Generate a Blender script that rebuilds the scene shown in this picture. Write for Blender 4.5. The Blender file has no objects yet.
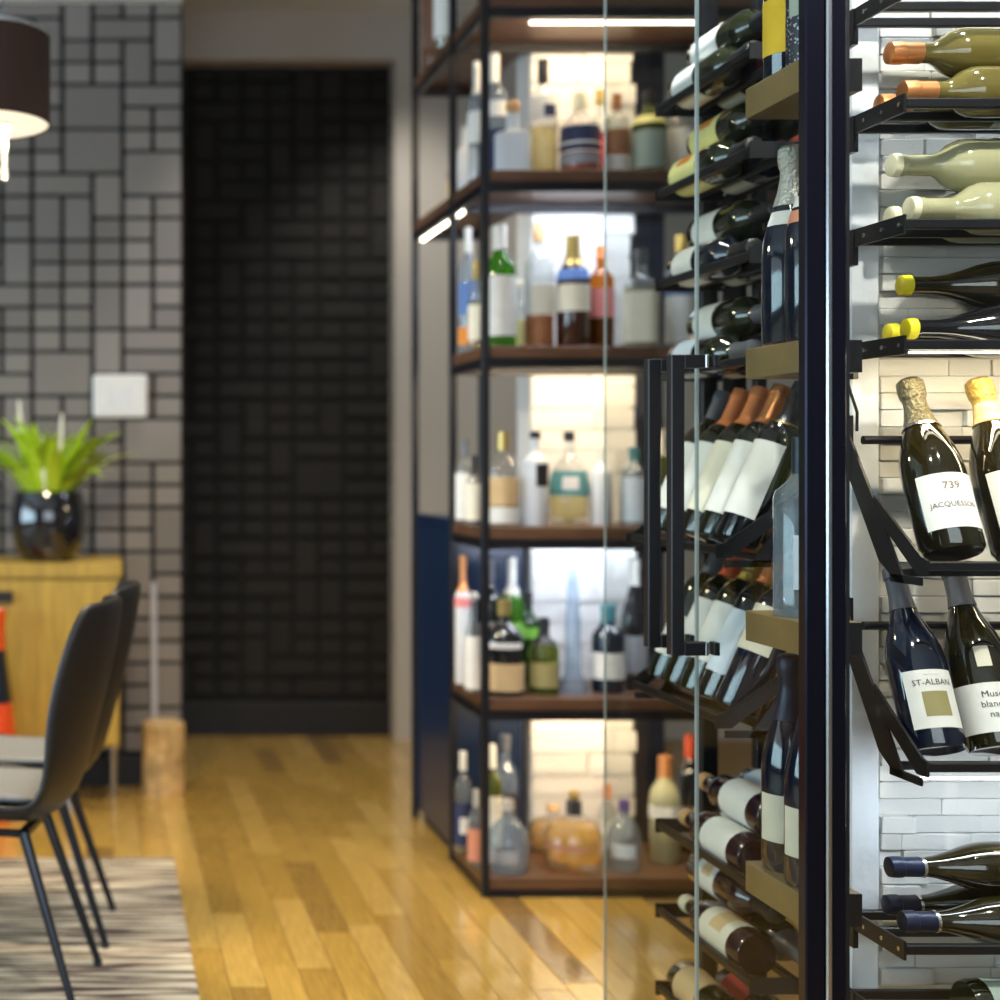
import bpy, math, random
from mathutils import Vector, Matrix, Euler
random.seed(7)
PI = math.pi
R = math.radians

# ------------------------------------------------------------------ camera, world, light, exposure
SC = bpy.context.scene
COL = SC.collection
F, PX, PY, EYE = 1400.0, 100.0, 461.0, 1.147      # focal length in pixels, vanishing point, eye height
cam_data = bpy.data.cameras.new('camera')
cam_data.sensor_width = 36.0
cam_data.lens = 36.0 * F / 1000.0
cam_data.shift_x = (500 - PX) / 1000.0
cam_data.shift_y = -(500 - PY) / 1000.0
cam_data.clip_start = 0.05
cam_data.dof.use_dof = True
cam_data.dof.focus_distance = 2.15
cam_data.dof.aperture_fstop = 2.1
cam = bpy.data.objects.new('camera', cam_data)
cam.location = (0, 0, EYE)
cam.rotation_euler = (R(90), 0, 0)
COL.objects.link(cam)
SC.camera = cam

world = bpy.data.worlds.new('daylight')
SC.world = world
world.use_nodes = True
bg = world.node_tree.nodes['Background']
bg.inputs[0].default_value = (0.80, 0.90, 1.0, 1)
bg.inputs[1].default_value = 1.2

vs = SC.view_settings
vs.view_transform = 'Standard'
vs.look = 'None'
vs.gamma = 1.0
vs.use_curve_mapping = False
vs.exposure = 0.60
SC.cycles.transparent_max_bounces = 32
SC.cycles.max_bounces = 10
SC.cycles.caustics_reflective = False
SC.cycles.caustics_refractive = False
SC.cycles.sample_clamp_indirect = 6.0

def area_light(name, loc, size, size_y, power, color, target=None):
    l = bpy.data.lights.new(name, 'AREA')
    l.shape = 'RECTANGLE'
    l.size, l.size_y, l.energy, l.color = size, size_y, power, color
    o = bpy.data.objects.new(name, l)
    o.location = loc
    if target is not None:
        o.rotation_euler = (Vector(target) - Vector(loc)).to_track_quat('-Z', 'Y').to_euler()
    COL.objects.link(o)
    return o

def spot_light(name, loc, target, power, color, angle=70, blend=0.6, radius=0.05):
    l = bpy.data.lights.new(name, 'SPOT')
    l.energy, l.color, l.spot_size, l.spot_blend, l.shadow_soft_size = power, color, R(angle), blend, radius
    o = bpy.data.objects.new(name, l)
    o.location = loc
    o.rotation_euler = (Vector(target) - Vector(loc)).to_track_quat('-Z', 'Y').to_euler()
    COL.objects.link(o)
    return o

WARM, COOL, NEUT = (1.0, 0.80, 0.50), (0.78, 0.88, 1.0), (1.0, 0.93, 0.82)
# daylight through the window wall and the rear window
area_light('window_daylight', (-4.85, 1.6, 1.25), 5.0, 1.5, 120, (0.56, 0.82, 1.0), (1.0, 2.6, 1.0))
area_light('window_daylight', (0.2, -2.40, 1.55), 3.4, 1.7, 32, (0.78, 0.88, 1.0), (0.6, 3.0, 1.2))
# added spots without fixtures, key and fill light from the ceiling
for (lx, ly, tx, ty, pw) in ((0.55, 3.0, 0.60, 3.3, 42), (0.62, 4.5, 0.66, 4.7, 55), (0.4, 1.0, 1.1, 2.3, 70)):
    spot_light('ceiling_fill_spot', (lx, ly, 2.90), (tx, ty, 0), pw, NEUT, 80, 0.8, 0.06)
spot_light('ceiling_fill_spot', (1.42, 0.95, 2.92), (1.40, 2.3, 1.25), 135, (1.0, 0.96, 0.90), 58, 0.8, 0.05)  # added to brighten the brick-wall racks through the front glass
spot_light('ceiling_fill_spot', (0.95, 5.10, 2.92), (1.50, 5.75, 1.1), 34, NEUT, 85, 0.9, 0.06)  # added wash to lighten the greige wall
# added spots without fixtures, brightening racks and brick in the wine room
spot_light('cellar_fill_spot', (1.40, 2.06, 2.60), (1.40, 2.16, 0.6), 40, (0.86, 0.93, 1.0), 70, 0.8, 0.04)
spot_light('cellar_fill_spot', (1.085, 2.50, 2.60), (1.12, 2.56, 0), 75, (0.95, 0.97, 1.0), 80, 0.8, 0.04)

# ------------------------------------------------------------------ helpers
def px(x, y, d):
    """photo pixel at depth d -> world point"""
    return ((x - PX) * d / F, d, EYE - (y - PY) * d / F)

class MB:
    def __init__(self): self.v, self.f, self.s = [], [], []
    def add(self, vs_, fs, smooth=False):
        n = len(self.v)
        self.v += [tuple(p) for p in vs_]
        self.f += [tuple(i + n for i in q) for q in fs]
        self.s += [smooth] * len(fs)
        return self
    def box(self, x0, x1, y0, y1, z0, z1, b=0.0):
        if b <= 0:
            vs_ = [(x, y, z) for z in (z0, z1) for y in (y0, y1) for x in (x0, x1)]
            return self.add(vs_, [(0, 2, 3, 1), (4, 5, 7, 6), (0, 1, 5, 4), (2, 6, 7, 3), (0, 4, 6, 2), (1, 3, 7, 5)])
        cx, cy, cz = (x0 + x1) / 2, (y0 + y1) / 2, (z0 + z1) / 2
        h = ((x1 - x0) / 2, (y1 - y0) / 2, (z1 - z0) / 2)
        vs_, idx = [], {}
        for sx in (-1, 1):
            for sy in (-1, 1):
                for sz in (-1, 1):
                    for a in range(3):
                        s = (sx, sy, sz)
                        p = [c + s[k] * (h[k] - (0 if k == a else b)) for k, c in enumerate((cx, cy, cz))]
                        idx[(sx, sy, sz, a)] = len(vs_)
                        vs_.append(p)
        fs = []
        for a in range(3):
            o1, o2 = (a + 1) % 3, (a + 2) % 3
            for s in (-1, 1):
                q = []
                for (p1, p2) in ((-1, -1), (1, -1), (1, 1), (-1, 1)):
                    sg = [0, 0, 0]; sg[a] = s; sg[o1] = p1; sg[o2] = p2
                    q.append(idx[(*sg, a)])
                fs.append(q if s > 0 else q[::-1])
            for p1 in (-1, 1):          # edge chamfers along axis a
                for p2 in (-1, 1):
                    q = []
                    for (s, w) in ((-1, o1), (1, o1), (1, o2), (-1, o2)):
                        sg = [0, 0, 0]; sg[a] = s; sg[o1] = p1; sg[o2] = p2
                        q.append(idx[(*sg, w)])
                    fs.append(q if p1 * p2 < 0 else q[::-1])
        for sx in (-1, 1):
            for sy in (-1, 1):
                for sz in (-1, 1):
                    q = [idx[(sx, sy, sz, a)] for a in range(3)]
                    fs.append(q if sx * sy * sz > 0 else q[::-1])
        return self.add(vs_, fs)
    def tube(self, pts, r, seg=10, caps=True):
        pts = [Vector(p) for p in pts]
        rs = r if isinstance(r, (list, tuple)) else [r] * len(pts)
        rings, up = [], None
        for i, p in enumerate(pts):
            d = (pts[min(i + 1, len(pts) - 1)] - pts[max(i - 1, 0)]).normalized()
            if up is None:
                up = Vector((0, 0, 1)) if abs(d.z) < 0.9 else Vector((1, 0, 0))
            u = d.cross(up).normalized(); w = u.cross(d).normalized(); up = w
            rings.append([p + (u * math.cos(2 * PI * k / seg) + w * math.sin(2 * PI * k / seg)) * rs[i] for k in range(seg)])
        vs_ = [q for rg in rings for q in rg]
        fs = []
        for i in range(len(pts) - 1):
            for k in range(seg):
                a, b = i * seg + k, i * seg + (k + 1) % seg
                fs.append((a, b, b + seg, a + seg))
        self.add(vs_, fs, True)
        if caps:
            n = (len(pts) - 1) * seg
            self.add(rings[0], [tuple(range(seg))[::-1]]); self.add(rings[-1], [tuple(range(seg))])
        return self
    def lathe(self, prof, seg=24, p=2.0, cx=0, cy=0, cz=0, flat=0.0):
        """prof = [(r, z)...]; p > 2 squares the section"""
        vs_, fs, rows = [], [], []
        def rad(t):
            c, s = abs(math.cos(t)), abs(math.sin(t))
            return 1.0 if p <= 2 else 1.0 / (c ** p + s ** p) ** (1.0 / p)
        for (r, z) in prof:
            if r < 1e-6:
                rows.append([len(vs_)]); vs_.append((cx, cy, cz + z))
            else:
                row = []
                for k in range(seg):
                    t = 2 * PI * (k + 0.5) / seg
                    q = r * rad(t)
                    row.append(len(vs_)); vs_.append((cx + q * math.cos(t), cy + q * math.sin(t), cz + z))
                rows.append(row)
        for a, b in zip(rows, rows[1:]):
            for k in range(seg):
                k2 = (k + 1) % seg
                if len(a) == 1 and len(b) == 1: continue
                if len(a) == 1: fs.append((a[0], b[k2], b[k]))
                elif len(b) == 1: fs.append((a[k], a[k2], b[0]))
                else: fs.append((a[k], a[k2], b[k2], b[k]))
        return self.add(vs_, fs, True)
    def mesh(self, name):
        me = bpy.data.meshes.new(name)
        me.from_pydata(self.v, [], self.f)
        me.polygons.foreach_set('use_smooth', self.s)
        me.update()
        return me
    def build(self, name, mat, parent=None, loc=None, auto=35):
        me = self.mesh(name)
        me.materials.append(mat)
        o = bpy.data.objects.new(name, me)
        COL.objects.link(o)
        if any(self.s) and auto:
            try: me.set_sharp_from_angle(angle=R(auto))
            except Exception: pass
        if parent is not None: o.parent = parent
        if loc is not None: o.location = loc
        return o

def tag(o, label=None, cat=None, group=None, kind=None):
    for k, v in (('label', label), ('category', cat), ('group', group), ('kind', kind)):
        if v is not None: o[k] = v
    return o

def thing(name, label, cat, loc=(0, 0, 0), rot=(0, 0, 0), group=None):
    o = bpy.data.objects.new(name, None)
    o.empty_display_size = 0.05
    COL.objects.link(o)
    o.location = loc
    o.rotation_euler = rot
    return tag(o, label, cat, group)

def piece(name, mesh, parent, loc, scale=(1, 1, 1), rot=(0, 0, 0), mat=None):
    o = bpy.data.objects.new(name, mesh)
    COL.objects.link(o)
    o.parent = parent
    o.location, o.scale, o.rotation_euler = loc, scale, rot
    if mat is not None:
        o.material_slots[0].link = 'OBJECT'
        o.material_slots[0].material = mat
    return o

# ------------------------------------------------------------------ materials
MATS = {}
def mat(name, col, rough=0.5, metal=0.0, coat=0.0, spec=0.5, bump=0.0, bscale=60, var=0.0, vscale=8, vstretch=(1, 1, 1), emit=None, estr=0.0, sss=None, rand=0.0):
    if name in MATS: return MATS[name]
    m = bpy.data.materials.new(name); m.use_nodes = True
    nt = m.node_tree; b = nt.nodes['Principled BSDF']
    b.inputs['Base Color'].default_value = (*col, 1)
    b.inputs['Roughness'].default_value = rough
    b.inputs['Metallic'].default_value = metal
    b.inputs['Coat Weight'].default_value = coat
    b.inputs['Coat Roughness'].default_value = 0.05
    b.inputs['Specular IOR Level'].default_value = spec
    if emit is not None:
        b.inputs['Emission Color'].default_value = (*emit, 1); b.inputs['Emission Strength'].default_value = estr
    tc = nt.nodes.new('ShaderNodeTexCoord')
    src = None
    if var > 0:
        mp = nt.nodes.new('ShaderNodeMapping'); mp.inputs['Scale'].default_value = vstretch
        nz = nt.nodes.new('ShaderNodeTexNoise'); nz.inputs['Scale'].default_value = vscale; nz.inputs['Detail'].default_value = 5
        rp = nt.nodes.new('ShaderNodeMapRange')
        rp.inputs['To Min'].default_value = 1 - var; rp.inputs['To Max'].default_value = 1 + var
        rp.inputs['From Min'].default_value = 0.3; rp.inputs['From Max'].default_value = 0.7
        nt.links.new(tc.outputs['Object'], mp.inputs[0]); nt.links.new(mp.outputs[0], nz.inputs[0])
        nt.links.new(nz.outputs[0], rp.inputs[0])
        src = rp.outputs[0]
    if rand > 0:
        oi = nt.nodes.new('ShaderNodeObjectInfo')
        rr = nt.nodes.new('ShaderNodeMapRange'); rr.inputs['To Min'].default_value = 1 - rand; rr.inputs['To Max'].default_value = 1 + rand
        nt.links.new(oi.outputs['Random'], rr.inputs[0])
        if src is None: src = rr.outputs[0]
        else:
            mu = nt.nodes.new('ShaderNodeMath'); mu.operation = 'MULTIPLY'
            nt.links.new(src, mu.inputs[0]); nt.links.new(rr.outputs[0], mu.inputs[1]); src = mu.outputs[0]
    if src is not None:
        vm = nt.nodes.new('ShaderNodeVectorMath'); vm.operation = 'SCALE'
        vm.inputs[0].default_value = col
        nt.links.new(src, vm.inputs['Scale']); nt.links.new(vm.outputs[0], b.inputs['Base Color'])
    if bump > 0:
        nz2 = nt.nodes.new('ShaderNodeTexNoise'); nz2.inputs['Scale'].default_value = bscale; nz2.inputs['Detail'].default_value = 6
        bp = nt.nodes.new('ShaderNodeBump'); bp.inputs['Strength'].default_value = bump; bp.inputs['Distance'].default_value = 0.02
        nt.links.new(tc.outputs['Object'], nz2.inputs[0]); nt.links.new(nz2.outputs[0], bp.inputs['Height']); nt.links.new(bp.outputs[0], b.inputs['Normal'])
    MATS[name] = m
    return m

def glass(name, tint, rough=0.03, refl=0.9, ior=1.45, haze=0.0, hcol=(1, 1, 1)):
    """thin clear glass: tinted pass-through plus mirror reflection, optional frosted haze"""
    if name in MATS: return MATS[name]
    m = bpy.data.materials.new(name); m.use_nodes = True
    nt = m.node_tree; nt.nodes.clear()
    out = nt.nodes.new('ShaderNodeOutputMaterial')
    tr = nt.nodes.new('ShaderNodeBsdfTransparent'); tr.inputs[0].default_value = (*tint, 1)
    gl = nt.nodes.new('ShaderNodeBsdfGlossy'); gl.inputs['Roughness'].default_value = rough
    gl.inputs['Color'].default_value = (refl, refl, refl, 1)
    # Schlick reflectance from the facing angle, the same on both faces of the sheet
    lw = nt.nodes.new('ShaderNodeLayerWeight'); lw.inputs['Blend'].default_value = 0.5
    pw = nt.nodes.new('ShaderNodeMath'); pw.operation = 'POWER'; pw.inputs[1].default_value = 5.0
    f0 = ((ior - 1) / (ior + 1)) ** 2
    fr = nt.nodes.new('ShaderNodeMath'); fr.operation = 'MULTIPLY_ADD'; fr.inputs[1].default_value = 0.9 * (1 - f0); fr.inputs[2].default_value = f0
    nt.links.new(lw.outputs['Facing'], pw.inputs[0]); nt.links.new(pw.outputs[0], fr.inputs[0])
    mx = nt.nodes.new('ShaderNodeMixShader')
    first = tr
    if haze > 0:
        df = nt.nodes.new('ShaderNodeBsdfDiffuse'); df.inputs[0].default_value = (*hcol, 1)
        tl = nt.nodes.new('ShaderNodeBsdfTranslucent'); tl.inputs[0].default_value = (*hcol, 1)
        m0 = nt.nodes.new('ShaderNodeMixShader'); nt.links.new(df.outputs[0], m0.inputs[1]); nt.links.new(tl.outputs[0], m0.inputs[2])
        m1 = nt.nodes.new('ShaderNodeMixShader'); m1.inputs[0].default_value = haze
        nt.links.new(tr.outputs[0], m1.inputs[1]); nt.links.new(m0.outputs[0], m1.inputs[2]); first = m1
    nt.links.new(fr.outputs[0], mx.inputs[0]); nt.links.new(first.outputs[0], mx.inputs[1]); nt.links.new(gl.outputs[0], mx.inputs[2])
    nt.links.new(mx.outputs[0], out.inputs[0])
    MATS[name] = m
    return m

M = dict(
    steel=mat('black_steel', (0.012, 0.012, 0.016), 0.35, 0.3),
    frame=mat('dark_frame_metal', (0.010, 0.011, 0.022), 0.22, 0.7),
    chrome=mat('brushed_aluminium', (0.62, 0.64, 0.68), 0.22, 1.0),
    bronze=mat('bronze_panel', (0.30, 0.215, 0.095), 0.35, 0.35, var=0.15, vscale=14),
    white_brick=mat('white_painted_brick', (0.88, 0.87, 0.85), 0.7, bump=0.6, bscale=32, rand=0.08),
    white_mortar=mat('white_mortar', (0.74, 0.73, 0.71), 0.9, bump=0.3),
    white_plaster=mat('white_plaster', (0.72, 0.75, 0.80), 0.8, bump=0.15, bscale=25),
    grey_wall=mat('greige_wall_paint', (0.52, 0.49, 0.45), 0.8, bump=0.05),
    ceiling=mat('white_ceiling_paint', (0.80, 0.82, 0.86), 0.9),
    tile=mat('taupe_wall_tile', (0.20, 0.18, 0.165), 0.55, bump=0.25, bscale=30, rand=0.16),
    tile_shaded=mat('shaded_wall_tile', (0.0075, 0.0065, 0.0062), 0.7, bump=0.2, bscale=30, rand=0.3),  # same wall tile with the shade of the recess put into its colour
    grout=mat('black_grout', (0.016, 0.016, 0.018), 0.85),
    grout_shaded=mat('shaded_grout', (0.006, 0.006, 0.006), 0.9),  # joints darkened with the recess shade as well
    black_trim=mat('black_trim_paint', (0.009, 0.009, 0.010), 0.65),
    navy=mat('navy_lacquer', (0.006, 0.019, 0.055), 0.3, coat=0.3),
    shelf_wood=mat('walnut_shelf', (0.115, 0.055, 0.028), 0.4, var=0.25, vscale=10, vstretch=(1, 8, 8)),
    oak=mat('oak_veneer', (0.41, 0.262, 0.040), 0.45, var=0.22, vscale=6, vstretch=(12, 12, 1)),
    log=mat('log_bark', (0.55, 0.36, 0.15), 0.8, bump=0.6, bscale=18, var=0.5, vscale=12),
    white_plastic=mat('white_plastic', (0.66, 0.65, 0.64), 0.4),
    black_gloss=mat('black_ceramic', (0.006, 0.006, 0.009), 0.06, coat=1.0),
    leaf=mat('leaf_green', (0.44, 0.62, 0.03), 0.5, rand=0.45),
    spike=mat('white_spike', (0.85, 0.84, 0.72), 0.5),
    chair_shell=mat('black_leather', (0.0095, 0.008, 0.008), 0.42, coat=0.0, bump=0.08, bscale=200),
    cushion=mat('light_grey_fabric', (0.20, 0.20, 0.195), 0.9, bump=0.2, bscale=300),
    shade=mat('brown_shade_fabric', (0.045, 0.022, 0.015), 0.75),
    shade_in=mat('lit_shade_diffuser', (0.9, 0.85, 0.75), 0.8, emit=(1.0, 0.88, 0.70), estr=0.55),
    crystal=glass('crystal', (0.88, 0.89, 0.90), 0.02, 1.0, 1.6, 0.06),
    gold=mat('gold_metal', (0.75, 0.52, 0.18), 0.25, 1.0),
    silver=mat('silver_metal', (0.72, 0.73, 0.75), 0.25, 1.0),
    red_vase=mat('red_orange_glaze', (0.75, 0.075, 0.012), 0.15, coat=0.8),
    led_warm=mat('warm_led', (1, 1, 1), 0.5, emit=(1.0, 0.90, 0.70), estr=6.0),
    led_cool=mat('cool_led', (1, 1, 1), 0.5, emit=(0.88, 0.94, 1.0), estr=6.0),
    pane=glass('door_glass', (0.92, 0.94, 0.925), 0.0, 0.22, 1.45),
    pane_clear=glass('front_glass', (0.96, 0.97, 0.95), 0.0, 0.6, 1.42),
    pane_edge=glass('glass_edge', (0.65, 0.76, 0.76), 0.1, 0.9, 1.6, 0.5, (0.75, 0.84, 0.88)),
    # bottles
    dgreen=mat('dark_green_glass', (0.009, 0.012, 0.003), 0.06, coat=0.6, spec=0.7),
    olive=mat('olive_brown_glass', (0.013, 0.010, 0.0022), 0.06, coat=0.6, spec=0.7),
    black_glass=mat('black_glass', (0.006, 0.006, 0.009), 0.06, coat=0.6, spec=0.7),
    blue_glass=mat('blue_black_glass', (0.004, 0.008, 0.024), 0.08, coat=0.6, spec=0.7),
    purple_glass=mat('purple_black_glass', (0.016, 0.005, 0.014), 0.06, coat=0.6, spec=0.7),
    gold_glass=mat('white_wine_glass', (0.13, 0.105, 0.026), 0.08, coat=0.6, spec=0.6),
    straw=mat('pale_straw_glass', (0.40, 0.39, 0.235), 0.10, coat=0.5, spec=0.6),
    green_glass=glass('green_glass', (0.25, 0.62, 0.10), 0.03, 0.9, 1.5, 0.35, (0.14, 0.42, 0.03)),
    dkgreen_glass=glass('deep_green_glass', (0.07, 0.26, 0.04), 0.03, 0.9, 1.5, 0.35, (0.03, 0.14, 0.015)),
    olive_glass=glass('olive_glass', (0.42, 0.46, 0.14), 0.03, 0.9, 1.5, 0.35, (0.26, 0.30, 0.07)),
    clear=glass('clear_bottle_glass', (0.93, 0.95, 0.95), 0.02, 1.0, 1.6, 0.12, (0.72, 0.76, 0.80)),
    blueclear=glass('bluish_bottle_glass', (0.78, 0.86, 0.93), 0.02, 1.0, 1.6, 0.24, (0.52, 0.62, 0.74)),
    frosted=mat('frosted_white_glass', (0.74, 0.76, 0.80), 0.35, coat=0.2),
    amber=glass('amber_liquor', (0.78, 0.42, 0.10), 0.03, 0.9, 1.4, 0.3, (0.55, 0.20, 0.02)),
    gold_liq=glass('golden_liquor', (0.96, 0.74, 0.10), 0.03, 0.9, 1.4, 0.45, (0.90, 0.56, 0.02)),
    pale_liq=glass('pale_yellow_liquor', (0.93, 0.88, 0.62), 0.03, 0.9, 1.4, 0.15, (0.8, 0.72, 0.35)),
    rum=mat('dark_rum', (0.045, 0.014, 0.006), 0.1, coat=0.5),
    red_liq=glass('red_amber_liquor', (0.62, 0.20, 0.05), 0.03, 0.9, 1.4, 0.4, (0.50, 0.08, 0.01)),
)
PAPER = {}
def paper(name, col):
    return mat('paper_' + name, col, 0.7, var=0.05, vscale=30)
P = dict(white=paper('white', (0.80, 0.80, 0.78)), cream=paper('cream', (0.74, 0.70, 0.58)), tan=paper('tan', (0.66, 0.47, 0.25)),
         yellow=paper('yellow', (0.85, 0.56, 0.03)), lemon=paper('lemon', (0.86, 0.80, 0.33)), orange=paper('orange', (0.75, 0.26, 0.03)), red=paper('red', (0.46, 0.035, 0.04)),
         salmon=paper('salmon', (0.66, 0.27, 0.17)), navy=paper('navy', (0.02, 0.03, 0.09)), black=paper('black', (0.012, 0.012, 0.014)), teal=paper('teal', (0.10, 0.32, 0.36)),
         sage=paper('sage', (0.40, 0.48, 0.43)), blue=paper('blue', (0.10, 0.20, 0.48)), pale_blue=paper('pale_blue', (0.62, 0.72, 0.86)), brown=paper('brown', (0.36, 0.17, 0.09)),
         pink=paper('pink', (0.80, 0.28, 0.28)), grey=paper('grey', (0.30, 0.31, 0.34)), green=paper('green', (0.18, 0.42, 0.05)), olive=paper('olive', (0.32, 0.28, 0.12)))
C = dict(copper=mat('copper_foil', (0.62, 0.26, 0.10), 0.35, 0.7), red=mat('red_foil', (0.62, 0.10, 0.05), 0.35, 0.3), orange=mat('orange_foil', (0.85, 0.28, 0.10), 0.4, 0.2),
         yellow=mat('yellow_wax', (0.86, 0.76, 0.02), 0.45), navy=mat('navy_foil', (0.008, 0.014, 0.045), 0.38, 0.2), slate=mat('slate_foil', (0.14, 0.145, 0.17), 0.4, 0.3),
         silver=mat('silver_foil', (0.62, 0.62, 0.58), 0.35, 0.7, bump=0.5, bscale=150), pewter=mat('pewter_foil', (0.13, 0.115, 0.07), 0.38, 0.6, bump=0.5, bscale=150),
         gold=mat('gold_foil', (0.46, 0.31, 0.075), 0.34, 0.6, bump=0.4, bscale=150), black=mat('black_foil', (0.012, 0.012, 0.014), 0.35), white=mat('white_foil', (0.80, 0.79, 0.74), 0.45),
         cork=mat('cork', (0.66, 0.40, 0.18), 0.8), maroon=mat('maroon_foil', (0.11, 0.02, 0.03), 0.35, 0.3), sky=mat('sky_blue_foil', (0.16, 0.36, 0.72), 0.4), purple=mat('purple_cap', (0.10, 0.07, 0.26), 0.4),
         ivory=mat('ivory_wax', (0.82, 0.78, 0.56), 0.5), teal=mat('teal_cap', (0.05, 0.20, 0.24), 0.4), brass=mat('brass_cap', (0.50, 0.36, 0.12), 0.3, 0.8))

# ------------------------------------------------------------------ setting: floor, walls, ceiling
ZC = 2.985                                    # ceiling height
D_FRAME, D_RECESS, D_LEFT = 5.75, 5.86, 4.95
unit_bevel = MB().box(-.5, .5, -.5, .5, -.5, .5, 0.035).mesh('brick')

def plank_material():
    m = bpy.data.materials.new('honey_oak_plank'); m.use_nodes = True
    nt = m.node_tree; b = nt.nodes['Principled BSDF']
    oi = nt.nodes.new('ShaderNodeObjectInfo')
    rp = nt.nodes.new('ShaderNodeValToRGB')
    e = rp.color_ramp.elements
    e[0].position, e[0].color = 0.0, (0.24, 0.135, 0.040, 1)
    e[1].position, e[1].color = 1.0, (0.62, 0.39, 0.105, 1)
    k = rp.color_ramp.elements.new(0.12); k.color = (0.43, 0.25, 0.05, 1)
    k = rp.color_ramp.elements.new(0.5); k.color = (0.54, 0.325, 0.068, 1)
    tc = nt.nodes.new('ShaderNodeTexCoord'); mp = nt.nodes.new('ShaderNodeMapping'); mp.inputs['Scale'].default_value = (2.5, 1, 1)
    ad = nt.nodes.new('ShaderNodeVectorMath'); ad.operation = 'ADD'
    nz = nt.nodes.new('ShaderNodeTexNoise'); nz.inputs['Scale'].default_value = 6; nz.inputs['Detail'].default_value = 6
    mr = nt.nodes.new('ShaderNodeMapRange'); mr.inputs['From Min'].default_value = .3; mr.inputs['From Max'].default_value = .7; mr.inputs['To Min'].default_value = .80; mr.inputs['To Max'].default_value = 1.2
    vm = nt.nodes.new('ShaderNodeVectorMath'); vm.operation = 'SCALE'
    L = nt.links.new
    L(oi.outputs['Random'], rp.inputs[0]); L(tc.outputs['Object'], mp.inputs[0]); L(mp.outputs[0], ad.inputs[0]); L(oi.outputs['Location'], ad.inputs[1])
    L(ad.outputs[0], nz.inputs[0]); L(nz.outputs[0], mr.inputs[0]); L(rp.outputs[0], vm.inputs[0]); L(mr.outputs[0], vm.inputs['Scale']); L(vm.outputs[0], b.inputs['Base Color'])
    b.inputs['Roughness'].default_value = 0.17
    b.inputs['Coat Weight'].default_value = 0.9; b.inputs['Coat Roughness'].default_value = 0.07
    return m

floor = tag(MB().box(-5, 4, -2.5, 6.6, -0.12, -0.004).build('floor', mat('oak_subfloor', (0.26, 0.15, 0.045), 0.5)), 'honey oak floor laid in short planks', kind='structure')
PLANK = plank_material()
plank_mesh = MB().box(-.5, .5, -.5, .5, -.5, .5, 0.012).mesh('plank')
plank_mesh.materials.append(PLANK)
PW = 0.0815
ncol = 30
for i in range(ncol):
    x = -1.02 + i * PW
    y = 1.7 - random.uniform(0, .5)
    while y < 6.1:
        ln = random.choice((.42, .5, .6, .72, .85)) if x > -.3 else random.choice((.85, 1.1, 1.3))
        y1 = min(y + ln, 6.1)
        if y1 > 1.9 and y1 - y > 0.05:
            piece('plank', plank_mesh, floor, (x + PW / 2, (y + y1) / 2, -0.010), (PW - 0.0018, y1 - y - 0.0018, 0.02))
        y = y1
room_paint = mat('warm_grey_room_paint', (0.36, 0.34, 0.31), 0.85)
tag(MB().box(-5, -1.6, -2.6, -2.5, 0, 3.0).box(2.0, 4, -2.6, -2.5, 0, 3.0).box(-1.6, 2.0, -2.6, -2.5, 0, .65).box(-1.6, 2.0, -2.6, -2.5, 2.45, 3.0).build('wall_rear', room_paint), 'warm grey rear wall with a wide window opening', kind='structure')
tag(MB().box(-5.1, -5, -2.5, -1.0, 0, 3.0).box(-5.1, -5, 4.2, 6.6, 0, 3.0).box(-5.1, -5, -1.0, 4.2, 0, .5).box(-5.1, -5, -1.0, 4.2, 2.6, 3.0).build('wall_window', room_paint), 'warm grey side wall with a wide window opening', kind='structure')
tag(MB().box(4, 4.1, -2.5, 6.6, 0, 3.0).build('wall_side', room_paint), 'warm grey side wall beyond the wine room', kind='structure')
ceiling = tag(MB().box(-5, 4, -2.5, 6.6, ZC, ZC + .1).build('ceiling', M['ceiling']), 'white painted ceiling', kind='structure')
soffit = tag(MB().box(-5, 0.293, 3.2, 5.05, 2.765, ZC).build('ceiling_soffit', M['ceiling']), 'lowered white ceiling edge above the taupe tiled wall', kind='structure')

def tile_wall(parent, x0, x1, z0, z1, yface, pw, ph, mm, seed, gap, depth, merge):
    """random mosaic of single, double-width and double-height tiles, each its own piece"""
    rnd = random.Random(seed)
    nc, nr = int(round((x1 - x0) / pw)), int(round((z1 - z0) / ph))
    me = MB().box(-.5, .5, -.5, .5, -.5, .5, 0.04).mesh('tile'); me.materials.append(mm)
    used = set()
    for r in range(nr):
        for c in range(nc):
            if (r, c) in used: continue
            w = h = 1
            q = rnd.random()
            if q < merge and c + 1 < nc and (r, c + 1) not in used: w = 2
            elif q < merge * 2.0 and r + 1 < nr: h = 2
            elif q < merge * 2.2 and r + 1 < nr and c + 1 < nc and (r, c + 1) not in used: w = h = 2
            for a in range(h):
                for b_ in range(w): used.add((r + a, c + b_))
            X0, X1 = x1 - (c + w) * pw, x1 - c * pw
            Z0, Z1 = z0 + r * ph, z0 + (r + h) * ph
            dd = depth * rnd.uniform(.75, 1.15)
            piece('tile', me, parent, ((X0 + X1) / 2, yface - dd / 2 + .002, (Z0 + Z1) / 2), (X1 - X0 - gap, dd, Z1 - Z0 - gap * .8))

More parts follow.
